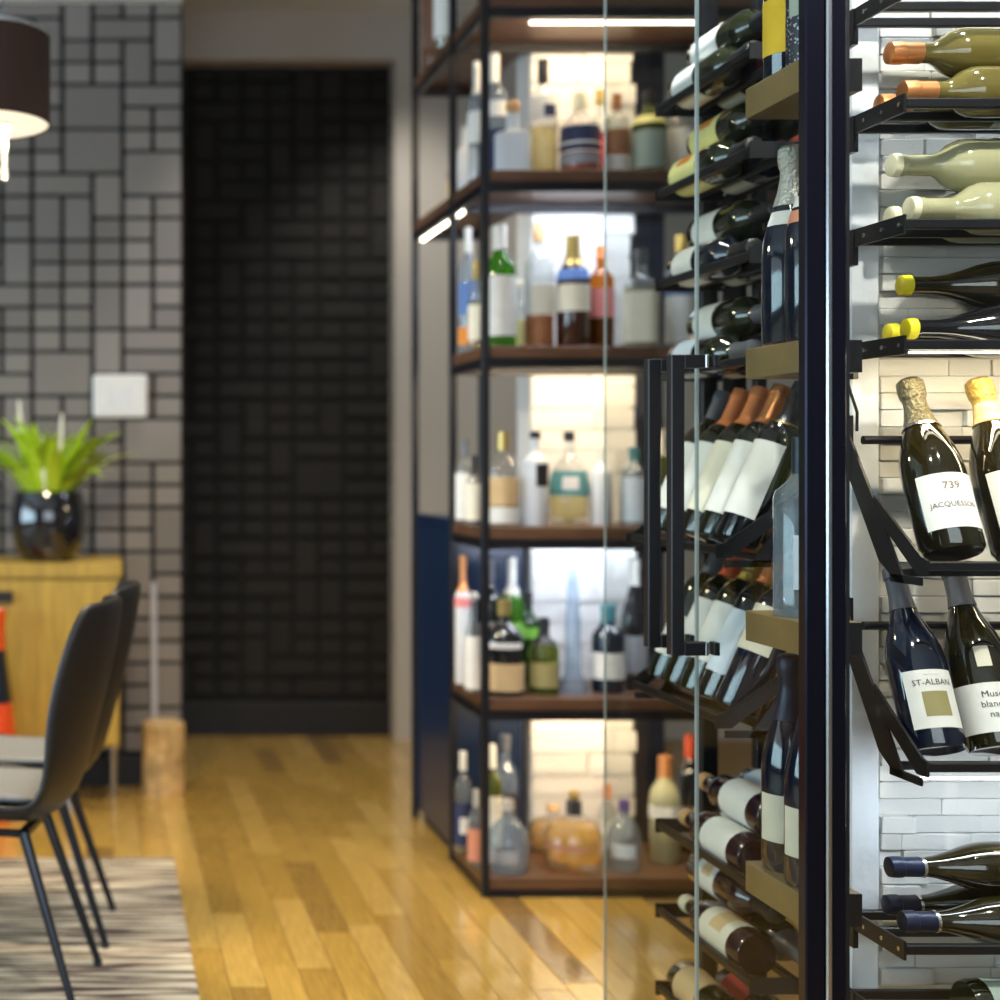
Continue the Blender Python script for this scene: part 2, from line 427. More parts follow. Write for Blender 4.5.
wall_left = tag(MB().box(-5, 0.293, D_LEFT, 5.05, 0, 2.765).build('wall_left', M['grout']), 'taupe tiled wall with wide black joints', kind='structure')
tile_wall(wall_left, -0.8785, 0.293, 0.12, 2.76, D_LEFT, 0.1065, 0.0785, M['tile'], 3, 0.017, 0.016, 0.13)
tag(MB().box(-5, 0.300, D_LEFT - 0.018, D_LEFT + .10, 0, 0.105, 0.004).build('baseboard_left', M['black_trim']), 'black baseboard under the taupe tiled wall', kind='structure')
wall_back = tag(MB().box(-5, 1.6, D_RECESS, 5.97, 0, ZC).build('wall_back', M['grout_shaded']), 'tiled wall of the recess, its shade put into the tile colour', kind='structure')
tile_wall(wall_back, 0.28, 1.34, 0.16, 2.80, D_RECESS, 0.1065, 0.083, M['tile_shaded'], 5, 0.030, 0.012, 0.12)
tag(MB().box(-.8, 1.6, D_RECESS - 0.02, D_RECESS, 0, 0.14, 0.004).build('baseboard_back', M['black_trim']), 'black baseboard of the recess', kind='structure')
tag(MB().box(-5, 4, D_FRAME, 5.97, 2.794, ZC).build('trim_1', M['grey_wall']), 'greige lintel above the dark recess', kind='structure')
tag(MB().box(1.212, 4, D_FRAME, 5.97, 0, 2.794).build('wall_right', M['grey_wall']), 'greige painted wall beside the dark recess', kind='structure')

def brick_wall(parent, x0, x1, z0, z1, yface, rh, lens, mm, seed, depth, gap, ragged=0.0, dvar=.3, rot=.012):
    rnd = random.Random(seed)
    me = MB().box(-.5, .5, -.5, .5, -.5, .5, 0.05).mesh('brick'); me.materials.append(mm)
    nr = int(round((z1 - z0) / rh))
    for r in range(nr):
        x = x0 - (rnd.uniform(0, lens[0] * .6) if ragged == 0 else 0)
        xe = x1 + (rnd.uniform(-ragged, ragged) if ragged else 0)
        while x < xe - 0.008:
            l = rnd.uniform(*lens)
            xa, xb = max(x, x0), min(x + l, xe)
            if xe - xb < 0.03: xb = xe
            dd = depth * rnd.uniform(1 - dvar, 1 + dvar)
            if xb - xa > 0.01:
                piece('brick', me, parent, ((xa + xb) / 2, yface - dd / 2 + .002, z0 + (r + .5) * rh), (xb - xa - gap, dd, rh - gap), (rnd.uniform(-rot, rot), 0, rnd.uniform(-rot, rot)))
            x = xb

# thin white brick partition behind the liquor shelves
PIL0, PIL1 = 1.240, 1.535
wall_partition = tag(MB().box(PIL0, PIL1 - .012, 4.035, 4.165, 0, ZC).build('wall_partition', M['white_mortar']), 'white brick partition behind the liquor shelves', kind='structure')
brick_wall(wall_partition, PIL0, PIL1, 0.06, 2.66, 4.035, 0.062, (0.10, 0.24), M['white_brick'], 11, 0.014, 0.004, 0.010)
# white stone-brick wall of the wine room
WY = 2.285
wall_cellar = tag(MB().box(1.235, 2.3, WY, 2.345, 0, 2.62).build('wall_cellar', M['white_mortar']), 'white stacked brick wall behind the wine racks', kind='structure')
brick_wall(wall_cellar, 1.268, 1.56, 0.24, 2.06, WY, 0.0275, (0.06, 0.15), M['white_brick'], 21, 0.013, 0.0014, 0.0, .6, .035)
tag(MB().box(1.213, 1.262, WY - 0.02, 2.345, 0, 2.62, 0.004).build('trim_2', M['white_plaster']), 'white plaster edge of the brick wall', kind='structure')

# ------------------------------------------------------------------ wine room: steel post, glass
GX = 1.017
post = thing('steel_post', 'black and silver steel corner post between the two glass panes', 'post', (1.015, 1.99, 0))
MB().box(-.025, .0025, -.026, -.004, 0, 2.62, .002).build('post_profile', M['frame'], post)
MB().box(.003, .0115, -.030, -.004, 0, 2.62, .002).build('silver_strip', M['chrome'], post)
MB().box(.012, .033, -.026, .03, 0, 2.62, .002).build('post_profile', M['frame'], post)
MB().box(.0335, .040, -.02, .065, 0, 2.62).build('inner_flange', M['steel'], post)
reflected = thing('ledge_reflection', 'olive bronze infill panel, added as a mirror image of the ledges, beside the steel corner post', 'panel', (1.062, 2.0, 0))  # added panels standing for ledge reflections in the glass
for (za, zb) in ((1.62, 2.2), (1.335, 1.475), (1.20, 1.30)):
    MB().box(-.004, .008, 0, .06, za, zb, .001).build('panel', M['bronze'], reflected)

def glass_door(name, y0, y1, yh, label, hand):
    d = thing(name, label, None, (GX, y0, 0))
    d['kind'] = 'structure'
    MB().box(-.002, .002, 0.002, y1 - y0 - .002, 0.02, 2.60).build('pane', M['pane'], d)
    for yy in (0.0004, y1 - y0 - .0016):
        MB().box(-.0022, .0022, yy, yy + .0012, 0.02, 2.60).build('pane_edge', M['pane_edge'], d)
    h = MB()
    z0, z1, xo, w = 0.823, 1.324, -.056, .011
    hb = MB().box(xo - w, xo + w, yh - y0 - w, yh - y0 + w, z0, z1, .0015).build('handle', M['steel'], d)
    for zc in (z0 + w, z1 - w):
        MB().box(xo + w, -.010, yh - y0 - w, yh - y0 + w, zc - w, zc + w, .001).build('standoff', M['steel'], hb)
        MB().box(-.010, -.0045, yh - y0 - w, yh - y0 + w, zc - w, zc + w, .001).build('fitting', M['chrome'], hb)
        MB().box(.0045, .014, yh - y0 - w, yh - y0 + w, zc - w, zc + w, .001).build('fitting', M['steel'], hb)
    return d
glass_door('door_1', 2.03, 2.384, 2.338, 'clear glass door with black bar handle next to the steel post', 1)
glass_door('door_2', 2.388, 2.82, 2.436, 'clear glass door with black bar handle farther from the steel post', -1)
win = thing('window_1', 'clear glass front pane of the wine room', None, (1.056, 1.975, 0))
win['kind'] = 'structure'
MB().box(0, 1.2, -.004, .004, 0.02, 2.60).build('pane', M['pane_clear'], win)
tag(MB().box(1.215, 1.248, 2.825, 2.855, 0, 2.62, .002).build('rack_upright', M['steel']), 'black steel upright behind the far end of the tilted racks', 'upright')
for (yy, lb) in ((2.425, 'black steel upright carrying the wine racks beside the steel corner post'), (2.775, 'black steel upright carrying the far ends of the wine racks')):
    tag(MB().box(1.296, 1.318, yy - .011, yy + .011, 0, 2.62, .002).build('rack_upright', M['steel']), lb, 'upright')

# ------------------------------------------------------------------ bottles
PROF = {
 'bordeaux': (2, [(0, .012), (.5, .008), (.92, 0), (1, .02), (1, .62), (.97, .66), (.8, .71), (.52, .755), (.41, .79), (.39, .93), (.43, .935), (.43, .97), (.40, 1), (0, 1)]),
 'burgundy': (2, [(0, .01), (.92, 0), (1, .02), (1, .47), (.95, .54), (.82, .61), (.6, .69), (.43, .77), (.36, .84), (.35, .935), (.39, .94), (.39, .97), (.36, 1), (0, 1)]),
 'champagne': (2, [(0, .01), (.90, 0), (1, .025), (1, .44), (.96, .52), (.83, .6), (.62, .69), (.44, .77), (.35, .84), (.34, .88), (.40, .90), (.43, .94), (.41, .985), (.32, 1), (0, 1)]),
 'tall': (2, [(0, .01), (.93, 0), (1, .015), (1, .66), (.93, .70), (.6, .745), (.4, .78), (.36, .8), (.36, .93), (.36, 1), (0, 1)]),
 'square': (5, [(0, .01), (.93, 0), (1, .02), (1, .62), (.94, .66), (.6, .70), (.38, .73), (.34, .75), (.34, 1), (0, 1)]),
 'stout': (2, [(0, .01), (.93, 0), (1, .03), (1, .55), (.94, .62), (.7, .7), (.4, .75), (.32, .78), (.32, 1), (0, 1)]),
 'squat': (2, [(0, .01), (.8, 0), (.97, .08), (1, .25), (.97, .45), (.8, .6), (.5, .7), (.28, .76), (.26, 1), (0, 1)]),
 'flask': (3.2, [(0, .01), (.75, 0), (.95, .1), (1, .3), (.98, .5), (.8, .66), (.45, .74), (.26, .78), (.24, 1), (0, 1)]),
 'decanter': (2, [(0, .01), (.95, 0), (1, .03), (.9, .08), (.55, .14), (.5, .5), (.42, .62), (.36, .9), (.42, 1), (0, 1)]),
 'spray': (2, [(0, .01), (.93, 0), (1, .02), (1, .60), (.9, .68), (.55, .76), (.42, .82), (.4, 1), (0, 1)]),
}
def rad_at(pr, z):
    for (r0, z0), (r1, z1) in zip(pr[2:], pr[3:]):
        if z0 <= z <= z1 and z1 > z0: return r0 + (r1 - r0) * (z - z0) / (z1 - z0)
    return pr[-2][0]
def sub_prof(pr, Rr, H, z0, z1, off, close=True):
    zs = sorted({z0, z1} | {z for (r, z) in pr[2:] if z0 < z < z1})
    pts = [(rad_at(pr, z) * Rr + off, z * H) for z in zs]
    if close: pts = [(max(pts[0][0] - off * 2.5, 1e-4), pts[0][1])] + pts + [(pts[-1][0] * .8, pts[-1][1] + off), (0, pts[-1][1] + off)]
    return pts
def label_arc(pr, p, Rr, H, z0, z1, span, center, off=0.0009, seg=18):
    zs = sorted({z0, z1} | {z for (r, z) in pr[2:] if z0 < z < z1})
    vs_, fs = [], []
    for z in zs:
        for k in range(seg + 1):
            t = R(center) - R(span) / 2 + R(span) * k / seg
            c, s = abs(math.cos(t)), abs(math.sin(t))
            g = 1.0 if p <= 2 else 1.0 / (c ** p + s ** p) ** (1.0 / p)
            q = rad_at(pr, z) * Rr * g + off
            vs_.append((q * math.cos(t), q * math.sin(t), z * H))
    n = seg + 1
    for i in range(len(zs) - 1):
        for k in range(seg): fs.append((i * n + k, i * n + k + 1, (i + 1) * n + k + 1, (i + 1) * n + k))
    return MB().add(vs_, fs, True)

def bottle(name, label, kind, Rr, H, loc, rot=(0, 0, 0), body=None, cap=None, capz=.78, labels=(), liquid=None, fill=.6, group=None, stopper=None, seg=24, cat='bottle', ring=None, capname='capsule'):
    p, pr = PROF[kind]
    t = thing(name, label, cat, loc, rot, group)
    MB().lathe([(r * Rr, z * H) for r, z in pr], seg, p).build('glass_body', body, t)
    if liquid is not None:
        pts = [(0, .02 * H)] + [(max(rad_at(pr, z) * Rr * .93, .001), max(z, .02) * H) for z in [.02 + (fill - .02) * q / 9 for q in range(10)]] + [(0, fill * H)]
        MB().lathe(pts, seg, p).build('liquid', liquid, t)
    if cap is not None:
        MB().lathe(sub_prof(pr, Rr, H, capz, 1.0, 0.0013), seg).build(capname, cap, t)
    if ring is not None:
        MB().lathe(sub_prof(pr, Rr, H, capz - .012, capz + .003, 0.0022, False), seg).build('neck_ring', ring, t)
    if stopper is not None:
        sm, sr, sh, ball = stopper
        if ball:
            pts = [(0, H)] + [(sr * math.sin(PI * k / 8), H + sr - sr * math.cos(PI * k / 8)) for k in range(1, 8)] + [(0, H + 2 * sr)]
        else:
            pts = [(0, H), (sr, H), (sr, H + sh * .9), (sr * .9, H + sh), (0, H + sh)]
        MB().lathe(pts, 16).build('stopper', sm, t)
    for l in labels:
        lm, z0, z1, span, center = l[:5]
        lo = label_arc(pr, p, Rr, H, z0, z1, span, center, 0.0009 if len(l) < 6 else l[5]).build('label', lm, t)
    return t

def wrap_text(body, size, parent, Rr, z, material, ang=-90.0, squeeze=1.0):
    """flat print wrapped on a cylinder of radius Rr at height z"""
    cu = bpy.data.curves.new('print', 'FONT'); cu.body = body; cu.size = size; cu.align_x = 'CENTER'; cu.resolution_u = 2
    o = bpy.data.objects.new('print', cu); COL.objects.link(o)
    dg = bpy.context.evaluated_depsgraph_get()
    me = bpy.data.meshes.new_from_object(o.evaluated_get(dg))
    bpy.data.objects.remove(o); bpy.data.curves.remove(cu)
    for v in me.vertices:
        a = R(ang) + v.co.x * squeeze / Rr
        v.co = (Rr * math.cos(a), Rr * math.sin(a), z + v.co.y)
    me.name = 'label_print'
    me.materials.clear(); me.materials.append(material)
    q = bpy.data.objects.new('label_print', me); COL.objects.link(q); q.parent = parent
    return q

# ------------------------------------------------------------------ wine racks (one design used on both sides of the corner)
RB = dict(o=(1.20, 2.09), rz=0.0, L=0.62)            # rack on the brick wall
RA = dict(o=(1.12, 2.80), rz=-90.0, L=0.40)          # rack along the glass doors
def rack_pt(rk, a, out, z):
    if rk['rz'] == 0: return (rk['o'][0] + a, rk['o'][1] + out, z)
    return (rk['o'][0] + out, rk['o'][1] - a, z)

def flat_tray(rk, z, label, rails, group):
    t = thing('wine_rack', label, 'rack', (*rk['o'], z), (0, 0, R(rk['rz'])), group)
    L = rk['L']
    for i, y in enumerate(rails):
        MB().box(0, L, y - .006, y + .006, -.009, .006, .002).build('front_rail' if i == 0 else 'rail', M['steel'], t)
    for x in (-.0045, L + .0005):
        arm = MB().box(x, x + .004, -.008, rails[-1] + .008, -.016, .012).build('arm', M['steel'], t)
        for y in (.004, .05, .1):
            MB().lathe([(0, -.0012), (.0035, -.0012), (.0035, 0), (0, 0)], 8).build('screw', M['chrome'], arm, (x - .0006, y, -.002)).rotation_euler = (0, R(90), 0)
        if rk['rz'] == 0 and x < 0 or rk['rz'] != 0:
            br = MB().box(x - .003, x + .007, rails[-1] + .008, rails[-1] + .014, -.05, .05).box(x - .002, x + .006, rails[-1] - .03, rails[-1] + .008, -.045, .012)
            br.build('bracket', M['steel'], t)
    return t

def tilt_tray(rk, z, label, group):
    t = thing('display_rack', label, 'rack', (*rk['o'], z), (0, 0, R(rk['rz'])), group)
    L = rk['L']
    MB().box(0, L, -.060, -.048, -.008, .006, .002).build('front_rail', M['steel'], t)
    MB().box(0, L, .02, .032, -.022, -.010, .002).build('rail', M['steel'], t)
    MB().tube([(0, .112, .185), (L, .112, .185)], .007, 10).build('back_bar', M['steel'], t)
    for x in (-.0045, L + .0005):
        def strip(pts):
            n = len(pts)
            m = MB(); m.add([(x, a, b) for a, b in pts] + [(x + .004, a, b) for a, b in pts],
                            [tuple(range(n)), tuple(range(2 * n - 1, n - 1, -1))] + [(i, i + n, (i + 1) % n + n, (i + 1) % n) for i in range(n)])
            return m
        arm = strip([(.155, .205), (.155, .14), (.06, .0), (.012, -.03), (-.01, -.03), (.045, .05)]).build('arm', M['steel'], t)
        strip([(.075, .10), (.052, .055), (-.040, -.014), (-.066, -.014), (-.066, .008), (-.052, .012)]).build('strut', M['steel'], arm)
        MB().box(x, x + .004, -.05, .03, -.03, -.018).build('strut', M['steel'], arm)
        MB().box(x - .004, x + .010, .150, .163, .12, .225).build('bracket', M['steel'], t)
    return t

RAILS = (0.0, .079, .158)
NAMES = ['topmost', 'second', 'third', 'fourth']
ZT = {1: 1.852, 2: 1.682, 3: 1.502, 4: 1.322, 7: .420, 8: .250, 9: .095, 10: .292}
ZD = {5: .995, 6: .703}
flab = {1: 'high up level with the yellow-labelled bottle', 2: 'just under the speckled bottle', 3: 'beside the silver-foil champagne pair', 4: 'just above the leaning bottles',
        7: 'beside the cream-labelled dark blue pair', 8: 'under the three bottles with corks showing', 9: 'lowest, close to the floor'}
for k, z in ZT.items():
    if k in flab: flat_tray(RA, z, 'black flat wine rack by the glass doors, ' + flab[k], RAILS, 'flat wine racks by the glass doors')
wlab = {1: 'above the copper-capped bottles', 2: 'under the copper-capped bottles', 3: 'under the pale straw bottles', 4: 'under the yellow-capped bottles', 7: 'under the three dark blue-capped bottles', 10: 'lowest on the wall, close to the floor'}
for k, z in ZT.items():
    if k in wlab: flat_tray(RB, z, 'black flat rack on the brick wall, ' + wlab[k], RAILS, 'flat wine racks on the brick wall')
for k, z in ZD.items():
    tilt_tray(RA, z, 'black tilted display rack by the glass doors, ' + ('holding orange-capped bottles' if k == 5 else 'holding the bottles under the clear spirits bottle'), 'tilted racks by the glass doors')
    tilt_tray(RB, z, 'black tilted display rack on the brick wall, ' + ('holding two foil-topped champagne bottles' if k == 5 else 'holding grey-capped wine bottles'), 'tilted racks on the brick wall')

def lie(rk, tray, slot, Rr, H, a_tip, kind, name, label, body, cap, capz, labs, neck='start', **kw):
    """slot: 0 front, 1 rear, 2 on top between, 3 on top rear; a_tip = distance of the neck tip (or base) from the rack start"""
    zr = ZT[tray]
    hh = .0072 + math.sqrt(max(Rr ** 2 - .0335 ** 2, 0.0))
    out = (.0395, .1185, .079, .158)[slot]
    z = zr + hh + (.0 if slot < 2 else math.sqrt(max((2 * Rr + .004) ** 2 - .0395 ** 2, 1e-5)))
    if rk['rz'] == 0:      # necks towards rack start (-X)
        loc = rack_pt(rk, a_tip + H, out, z); rot = (0, R(-90), 0); centre = -90
    elif neck == 'near':   # neck towards the camera end, base at far end
        loc = rack_pt(rk, a_tip, out, z); rot = (R(90), 0, 0); centre = 140
    else:                  # neck at the far end
        loc = rack_pt(rk, a_tip + H, out, z); rot = (R(-90), 0, 0); centre = -140
    return bottle(name, label, kind, Rr, H, loc, rot, body, cap, capz, [(m, z0, z1, sp, centre) if not isinstance(sp, tuple) else (m, z0, z1, sp[0], sp[1]) for (m, z0, z1, sp) in labs], **kw)

GA = 'wine bottles lying in the racks by the glass doors'
GB = 'wine bottles lying in the racks on the brick wall'
W, CR = P['white'], P['cream']
# --- racks by the glass doors
def LA(tray, slot, label, body, cap, labs, kind='bordeaux', Rr=.0375, H=.30, a=.02, neck='near', capz=.78, **kw):
    lie(RA, tray, slot, Rr, H, a, kind, 'wine_bottle', label, M[body], C[cap], capz, labs, neck, group=GA, **kw)
FULL = 320
LA(1, 0, 'dark wine bottle with bluish white label, low on the topmost glass-door rack', 'dgreen', 'black', [(W, .10, .42, FULL)])
LA(1, 1, 'purple-necked wine bottle with cream label on the topmost glass-door rack', 'purple_glass', 'maroon', [(CR, .10, .42, FULL)], capz=.70)
LA(1, 2, 'dark wine bottle with large white label stacked on the topmost glass-door rack', 'dgreen', 'black', [(W, .08, .46, FULL)])
LA(1, 3, 'dark wine bottle with plain white label stacked behind on the topmost glass-door rack', 'black_glass', 'black', [(W, .08, .44, FULL)])
LA(2, 0, 'pale yellow labelled bottle with orange emblem on the rack under the speckled bottle', 'dgreen', 'black', [(P['lemon'], .06, .46, FULL), (P['orange'], .16, .36, (60, 130), ) ])
LA(2, 1, 'wine bottle with red foil neck and cream label lying under the speckled bottle', 'blue_glass', 'red', [(CR, .10, .42, FULL)], a=.035, capz=.74)
LA(2, 2, 'yellow and orange labelled bottle stacked on top under the speckled bottle', 'dgreen', 'black', [(P['lemon'], .06, .46, FULL), (P['orange'], .16, .36, (60, 130))])
LA(2, 3, 'white-labelled bottle stacked against the brackets under the speckled bottle', 'dgreen', 'black', [(W, .08, .44, FULL)])
LA(3, 0, 'dark wine bottle with small white label beside the silver-foil champagne pair', 'blue_glass', 'black', [(W, .10, .40, FULL)])
LA(3, 1, 'glossy dark burgundy bottle with narrow cream label beside the silver-foil champagne pair', 'black_glass', 'black', [(CR, .16, .36, FULL)], 'burgundy')
LA(3, 2, 'dark wine bottle with white label stacked beside the silver-foil champagne pair', 'dgreen', 'black', [(W, .10, .42, FULL)])
LA(3, 3, 'wide black bottle with crescent white label stacked beside the silver-foil champagne pair', 'black_glass', 'black', [(W, .14, .36, FULL)], 'burgundy')
LA(4, 0, 'grey-green bottle with pale blue label on the rack above the leaning bottles', 'dgreen', 'slate', [(P['pale_blue'], .10, .40, FULL)])
LA(4, 1, 'olive bottle with cream band label on the rack above the leaning bottles', 'olive', 'gold', [(CR, .14, .36, FULL)], 'burgundy')
LA(4, 2, 'dark bottle with white label stacked above the leaning bottles', 'dgreen', 'slate', [(W, .12, .40, FULL)])
LA(4, 3, 'straw-coloured bottle with white label stacked above the leaning bottles', 'gold_glass', 'gold', [(W, .10, .42, FULL)])
LA(7, 0, 'dark bottle with wide white label and cork end, front of the cream-labelled pair rack', 'purple_glass', 'cork', [(W, .14, .50, FULL)], neck='far', a=.03, capz=.90)
LA(7, 1, 'dark bottle with white label and glinting neck beside the cream-labelled blue pair', 'blue_glass', 'black', [(W, .10, .42, FULL)], a=.05)
LA(7, 2, 'dark bottle with wide white label stacked uppermost beside the cream-labelled blue pair', 'purple_glass', 'cork', [(W, .14, .50, FULL)], neck='far', a=.02, capz=.90)
LA(7, 3, 'white-labelled bottle stacked behind, beside the cream-labelled blue pair', 'dgreen', 'black', [(P['pale_blue'], .10, .44, FULL)], a=.06)
LA(8, 0, 'bottle with gold-printed cream label and pale cork under the cork-ended bottles', 'purple_glass', 'ivory', [(CR, .14, .52, FULL), (P['tan'], .24, .40, (90, -110))], neck='far', a=.03, capz=.90)
LA(8, 1, 'red-labelled dark bottle with grey foil neck on the low rack', 'black_glass', 'slate', [(P['red'], .18, .46, FULL)], a=.06, capz=.72)
LA(8, 2, 'white-labelled bottle with gold seal stacked on the low rack', 'purple_glass', 'black', [(W, .16, .42, FULL), (P['tan'], .24, .36, (50, 140))])
LA(8, 3, 'salmon-labelled dark bottle with cork tip stacked on the low rack', 'blue_glass', 'cork', [(P['salmon'], .14, .42, FULL)], a=.07, capz=.92)
LA(9, 0, 'tan-labelled dark bottle on the lowest rack near the floor', 'dgreen', 'black', [(P['tan'], .12, .44, FULL)])
LA(9, 1, 'red-labelled dark bottle on the lowest rack near the floor', 'black_glass', 'white', [(P['red'], .12, .44, FULL)], a=.05)

# --- racks on the brick wall (necks towards the steel post)
def LB(tray, slot, label, body, cap, labs, kind='bordeaux', Rr=.0385, H=.30, a=.025, capz=.80, **kw):
    lie(RB, tray, slot, Rr, H, a, kind, 'wine_bottle', label, M[body], C[cap], capz, labs, group=GB, **kw)
LB(2, 0, 'olive white-wine bottle with copper foil, front of the lower pair on the brick wall', 'gold_glass', 'copper', [(CR, .10, .44, 150)], a=.020, capz=.84)
LB(2, 1, 'olive white-wine bottle with copper foil, tucked against the white bricks', 'gold_glass', 'copper', [(CR, .10, .44, 150)], a=.028, capz=.84)
LB(2, 2, 'olive white-wine bottle with copper foil stacked on top of two others', 'gold_glass', 'copper', [(CR, .10, .40, 150)], a=.022, capz=.84)
LB(3, 0, 'pale straw bottle with ivory cap and black label, front of the stack', 'straw', 'ivory', [(P['black'], .18, .40, 200)], a=.03, capz=.965, Rr=.040)
LB(3, 1, 'pale straw bottle with ivory cap, tucked against the white bricks', 'straw', 'ivory', [(P['black'], .18, .40, 200)], a=.045, capz=.965, Rr=.040)
LB(3, 2, 'pale straw bottle with ivory cap and black label stacked on top', 'straw', 'ivory', [(P['black'], .18, .48, 200)], a=.025, capz=.965, Rr=.040)
LB(4, 0, 'dark burgundy bottle with yellow wax cap, front of the lower pair', 'black_glass', 'yellow', [(W, .06, .28, 120)], 'burgundy', .0385, .30, .025, .955)
LB(4, 1, 'dark burgundy bottle with yellow wax cap, tucked against the white bricks', 'black_glass', 'yellow', [(W, .06, .28, 120)], 'burgundy', .0385, .30, .042, .955)
LB(4, 2, 'olive-black burgundy bottle with yellow wax cap stacked on two others', 'olive', 'yellow', [(W, .06, .28, 120)], 'burgundy', .0385, .30, .040, .955)
for (s, a, tx, bd) in ((0, .02, 'front of the low stack', 'olive'), (1, .04, 'against the bricks in the low stack', 'dgreen'), (2, .022, 'lying on top of the low stack', 'olive')):
    LB(7, s, 'burgundy bottle with navy cap and silver neck ring, ' + tx, bd, 'navy', [(W, .06, .26, 120)], 'burgundy', .0388, .30, a, .84, ring=M['silver'])
bottle('wine_bottle', 'green-grey bottle with pale label on the lowest brick-wall rack', 'burgundy', .0388, .30, (1.315, 2.1295, ZT[10] + .0072 + .0198), (0, R(90), 0), M['dgreen'], C['silver'], .84, [(P['sage'], .08, .42, 200, 150)], group=GB)

# --- leaning bottles
TILT = 23.5
def lean(rk, tray, a, Rr, H, kind, label, body, cap, capz, labs, group, name='wine_bottle', **kw):
    z = ZD[tray] + .008
    out = -.010
    loc = rack_pt(rk, a, out, z + (Rr * math.sin(R(TILT)) - .012))
    rot = (R(-TILT), 0, R(rk['rz']))
    return bottle(name, label, kind, Rr, H, loc, rot, M[body], C[cap], capz, labs, group=group, **kw)
GL = 'wine bottles leaning on the tilted racks by the glass doors'
up = [('slate', 'grey-capped bottle with pale label, far end of the upper leaning row', 'olive', W), ('orange', 'orange-foiled bottle with white label, second from far end of the upper leaning row', 'dgreen', W),
      ('orange', 'orange-foiled bottle with cream label in the middle of the upper leaning row', 'olive', CR), ('copper', 'copper-foiled bottle with white label next to the end of the upper leaning row', 'dgreen', W),
      ('black', 'black bottle with long plain white label at the bracket end of the upper leaning row', 'black_glass', W)]
for i, (c, lb, bd, lm) in enumerate(up):
    lean(RA, 5, .045 + i * .0775, .037, .30, 'bordeaux', lb, bd, c, .74 if i else .8, [(lm, .14, .60, 175, -90)], GL, ring=M['gold'] if i == 4 else None)
lo = [('slate', 'grey-capped bottle with white label, far end of the lower leaning row', 'dgreen', W, .16, .44), ('red', 'red-foiled bottle with white label, second from far end of the lower leaning row', 'olive', W, .2, .58),
      ('gold', 'gold-foiled bottle with white label in the middle of the lower leaning row', 'dgreen', W, .2, .58), ('orange', 'amber-foiled bottle with grey-white label in the lower leaning row', 'black_glass', P['pale_blue'], .16, .56),
      ('navy', 'blue-black bottle with cream label at the bracket end of the lower leaning row', 'blue_glass', CR, .34, .62)]
for i, (c, lb, bd, lm, z0, z1) in enumerate(lo):
    lean(RA, 6, .045 + i * .0775, .037, .30, 'bordeaux', lb, bd, c, .76, [(lm, z0, z1, 175, -90)], GL, ring=M['gold'] if i in (1, 3) else None)

GR = 'bottles leaning on the tilted racks of the brick wall'
INK = mat('label_ink', (0.03, 0.028, 0.025), 0.7)
BINK = mat('brown_label_ink', (0.20, 0.10, 0.06), 0.7)
def upright_x(x): return x - RB['o'][0]
b = lean(RB, 5, upright_x(1.268), .044, .288, 'champagne', 'champagne bottle with pewter foil and white label reading 739', 'olive', 'pewter', .72, [(W, .095, .395, 118, -97)], GR, 'champagne_bottle', ring=M['silver'])
wrap_text('739', .0165, b, .0455, .088, BINK, -97)
wrap_text('JACQUESSON', .0112, b, .0455, .060, INK, -97)
wrap_text('————', .006, b, .0455, .050, BINK, -97)
b = lean(RB, 5, upright_x(1.376), .044, .288, 'champagne', 'champagne bottle with gold foil collar and white label', 'olive', 'gold', .73, [(W, .10, .42, 118, -97), (P['tan'], .735, .85, 140, -110, .0018)], GR, 'champagne_bottle')
b = lean(RB, 6, upright_x(1.243), .041, .286, 'burgundy', 'slate-capped wine bottle whose white label has a square olive picture', 'blue_glass', 'slate', .76, [(W, .095, .40, 105, -100), (P['olive'], .155, .285, 50, -98, .0012)], GR)
wrap_text('ST-ALBAN', .0125, b, .0425, .091, INK, -98)
wrap_text('— — —', .006, b, .0425, .105, INK, -98)
b = lean(RB, 6, upright_x(1.336), .0435, .288, 'burgundy', 'slate-capped brown wine bottle with a low white label in handwritten lettering', 'olive', 'slate', .77, [(W, .07, .325, 150, -106), (CR, .41, .52, 26, -110)], GR)
wrap_text('Muscat', .0135, b, .045, .072, INK, -104)
wrap_text('blanc de', .0135, b, .045, .057, INK, -104)
wrap_text('natur', .0135, b, .045, .042, INK, -104)
lean(RB, 6, upright_x(1.432), .041, .30, 'burgundy', 'sky-blue-capped wine bottle beside the handwritten-label bottle', 'dgreen', 'sky', .77, [(W, .13, .45, 110, -80)], GR)

# --- bronze ledges beside the steel post with standing bottles
LX0, LX1, LD0, LD1 = 1.034, 1.126, 2.068, 2.243
ledz = [1.742, 1.326, 0.908, 0.507]
ltxt = ['carrying the speckled bottle', 'carrying the silver-foil champagne pair', 'carrying the clear spirits bottle', 'carrying the cream-labelled dark blue pair']
for z, tx in zip(ledz, ltxt):
    t = thing('bronze_ledge', 'bronze box ledge beside the steel post, ' + tx, 'ledge', (LX0, LD0, z - .048), group='bronze ledges beside the steel post')
    MB().box(0, LX1 - LX0, .004, LD1 - LD0, 0, .048, .001).build('ledge_body', M['bronze'], t)
    MB().box(0, LX1 - LX0, 0, .0035, 0, .048).build('end_plate', M['steel'], t)
    MB().box(.02, .035, -.046, -.0005, .012, .036).build('bracket', M['steel'], t)
sx = 1.089
bottle('wine_bottle', 'dark bottle with bright yellow label on the uppermost bronze ledge', 'bordeaux', .038, .30, (1.083, 2.198, ledz[0]), (0, 0, R(-30)), M['blue_glass'], C['black'], .78, [(P['yellow'], .13, .42, 210, -100)])
speck = bottle('wine_bottle', 'black and white speckled bottle with pale label on the uppermost bronze ledge', 'bordeaux', .040, .30, (1.079, 2.113, ledz[0]), (0, 0, R(-30)), mat('speckled_sleeve', (0.02, 0.025, 0.05), .4), C['black'], .78, [(P['sage'], .24, .46, 70, -110)])
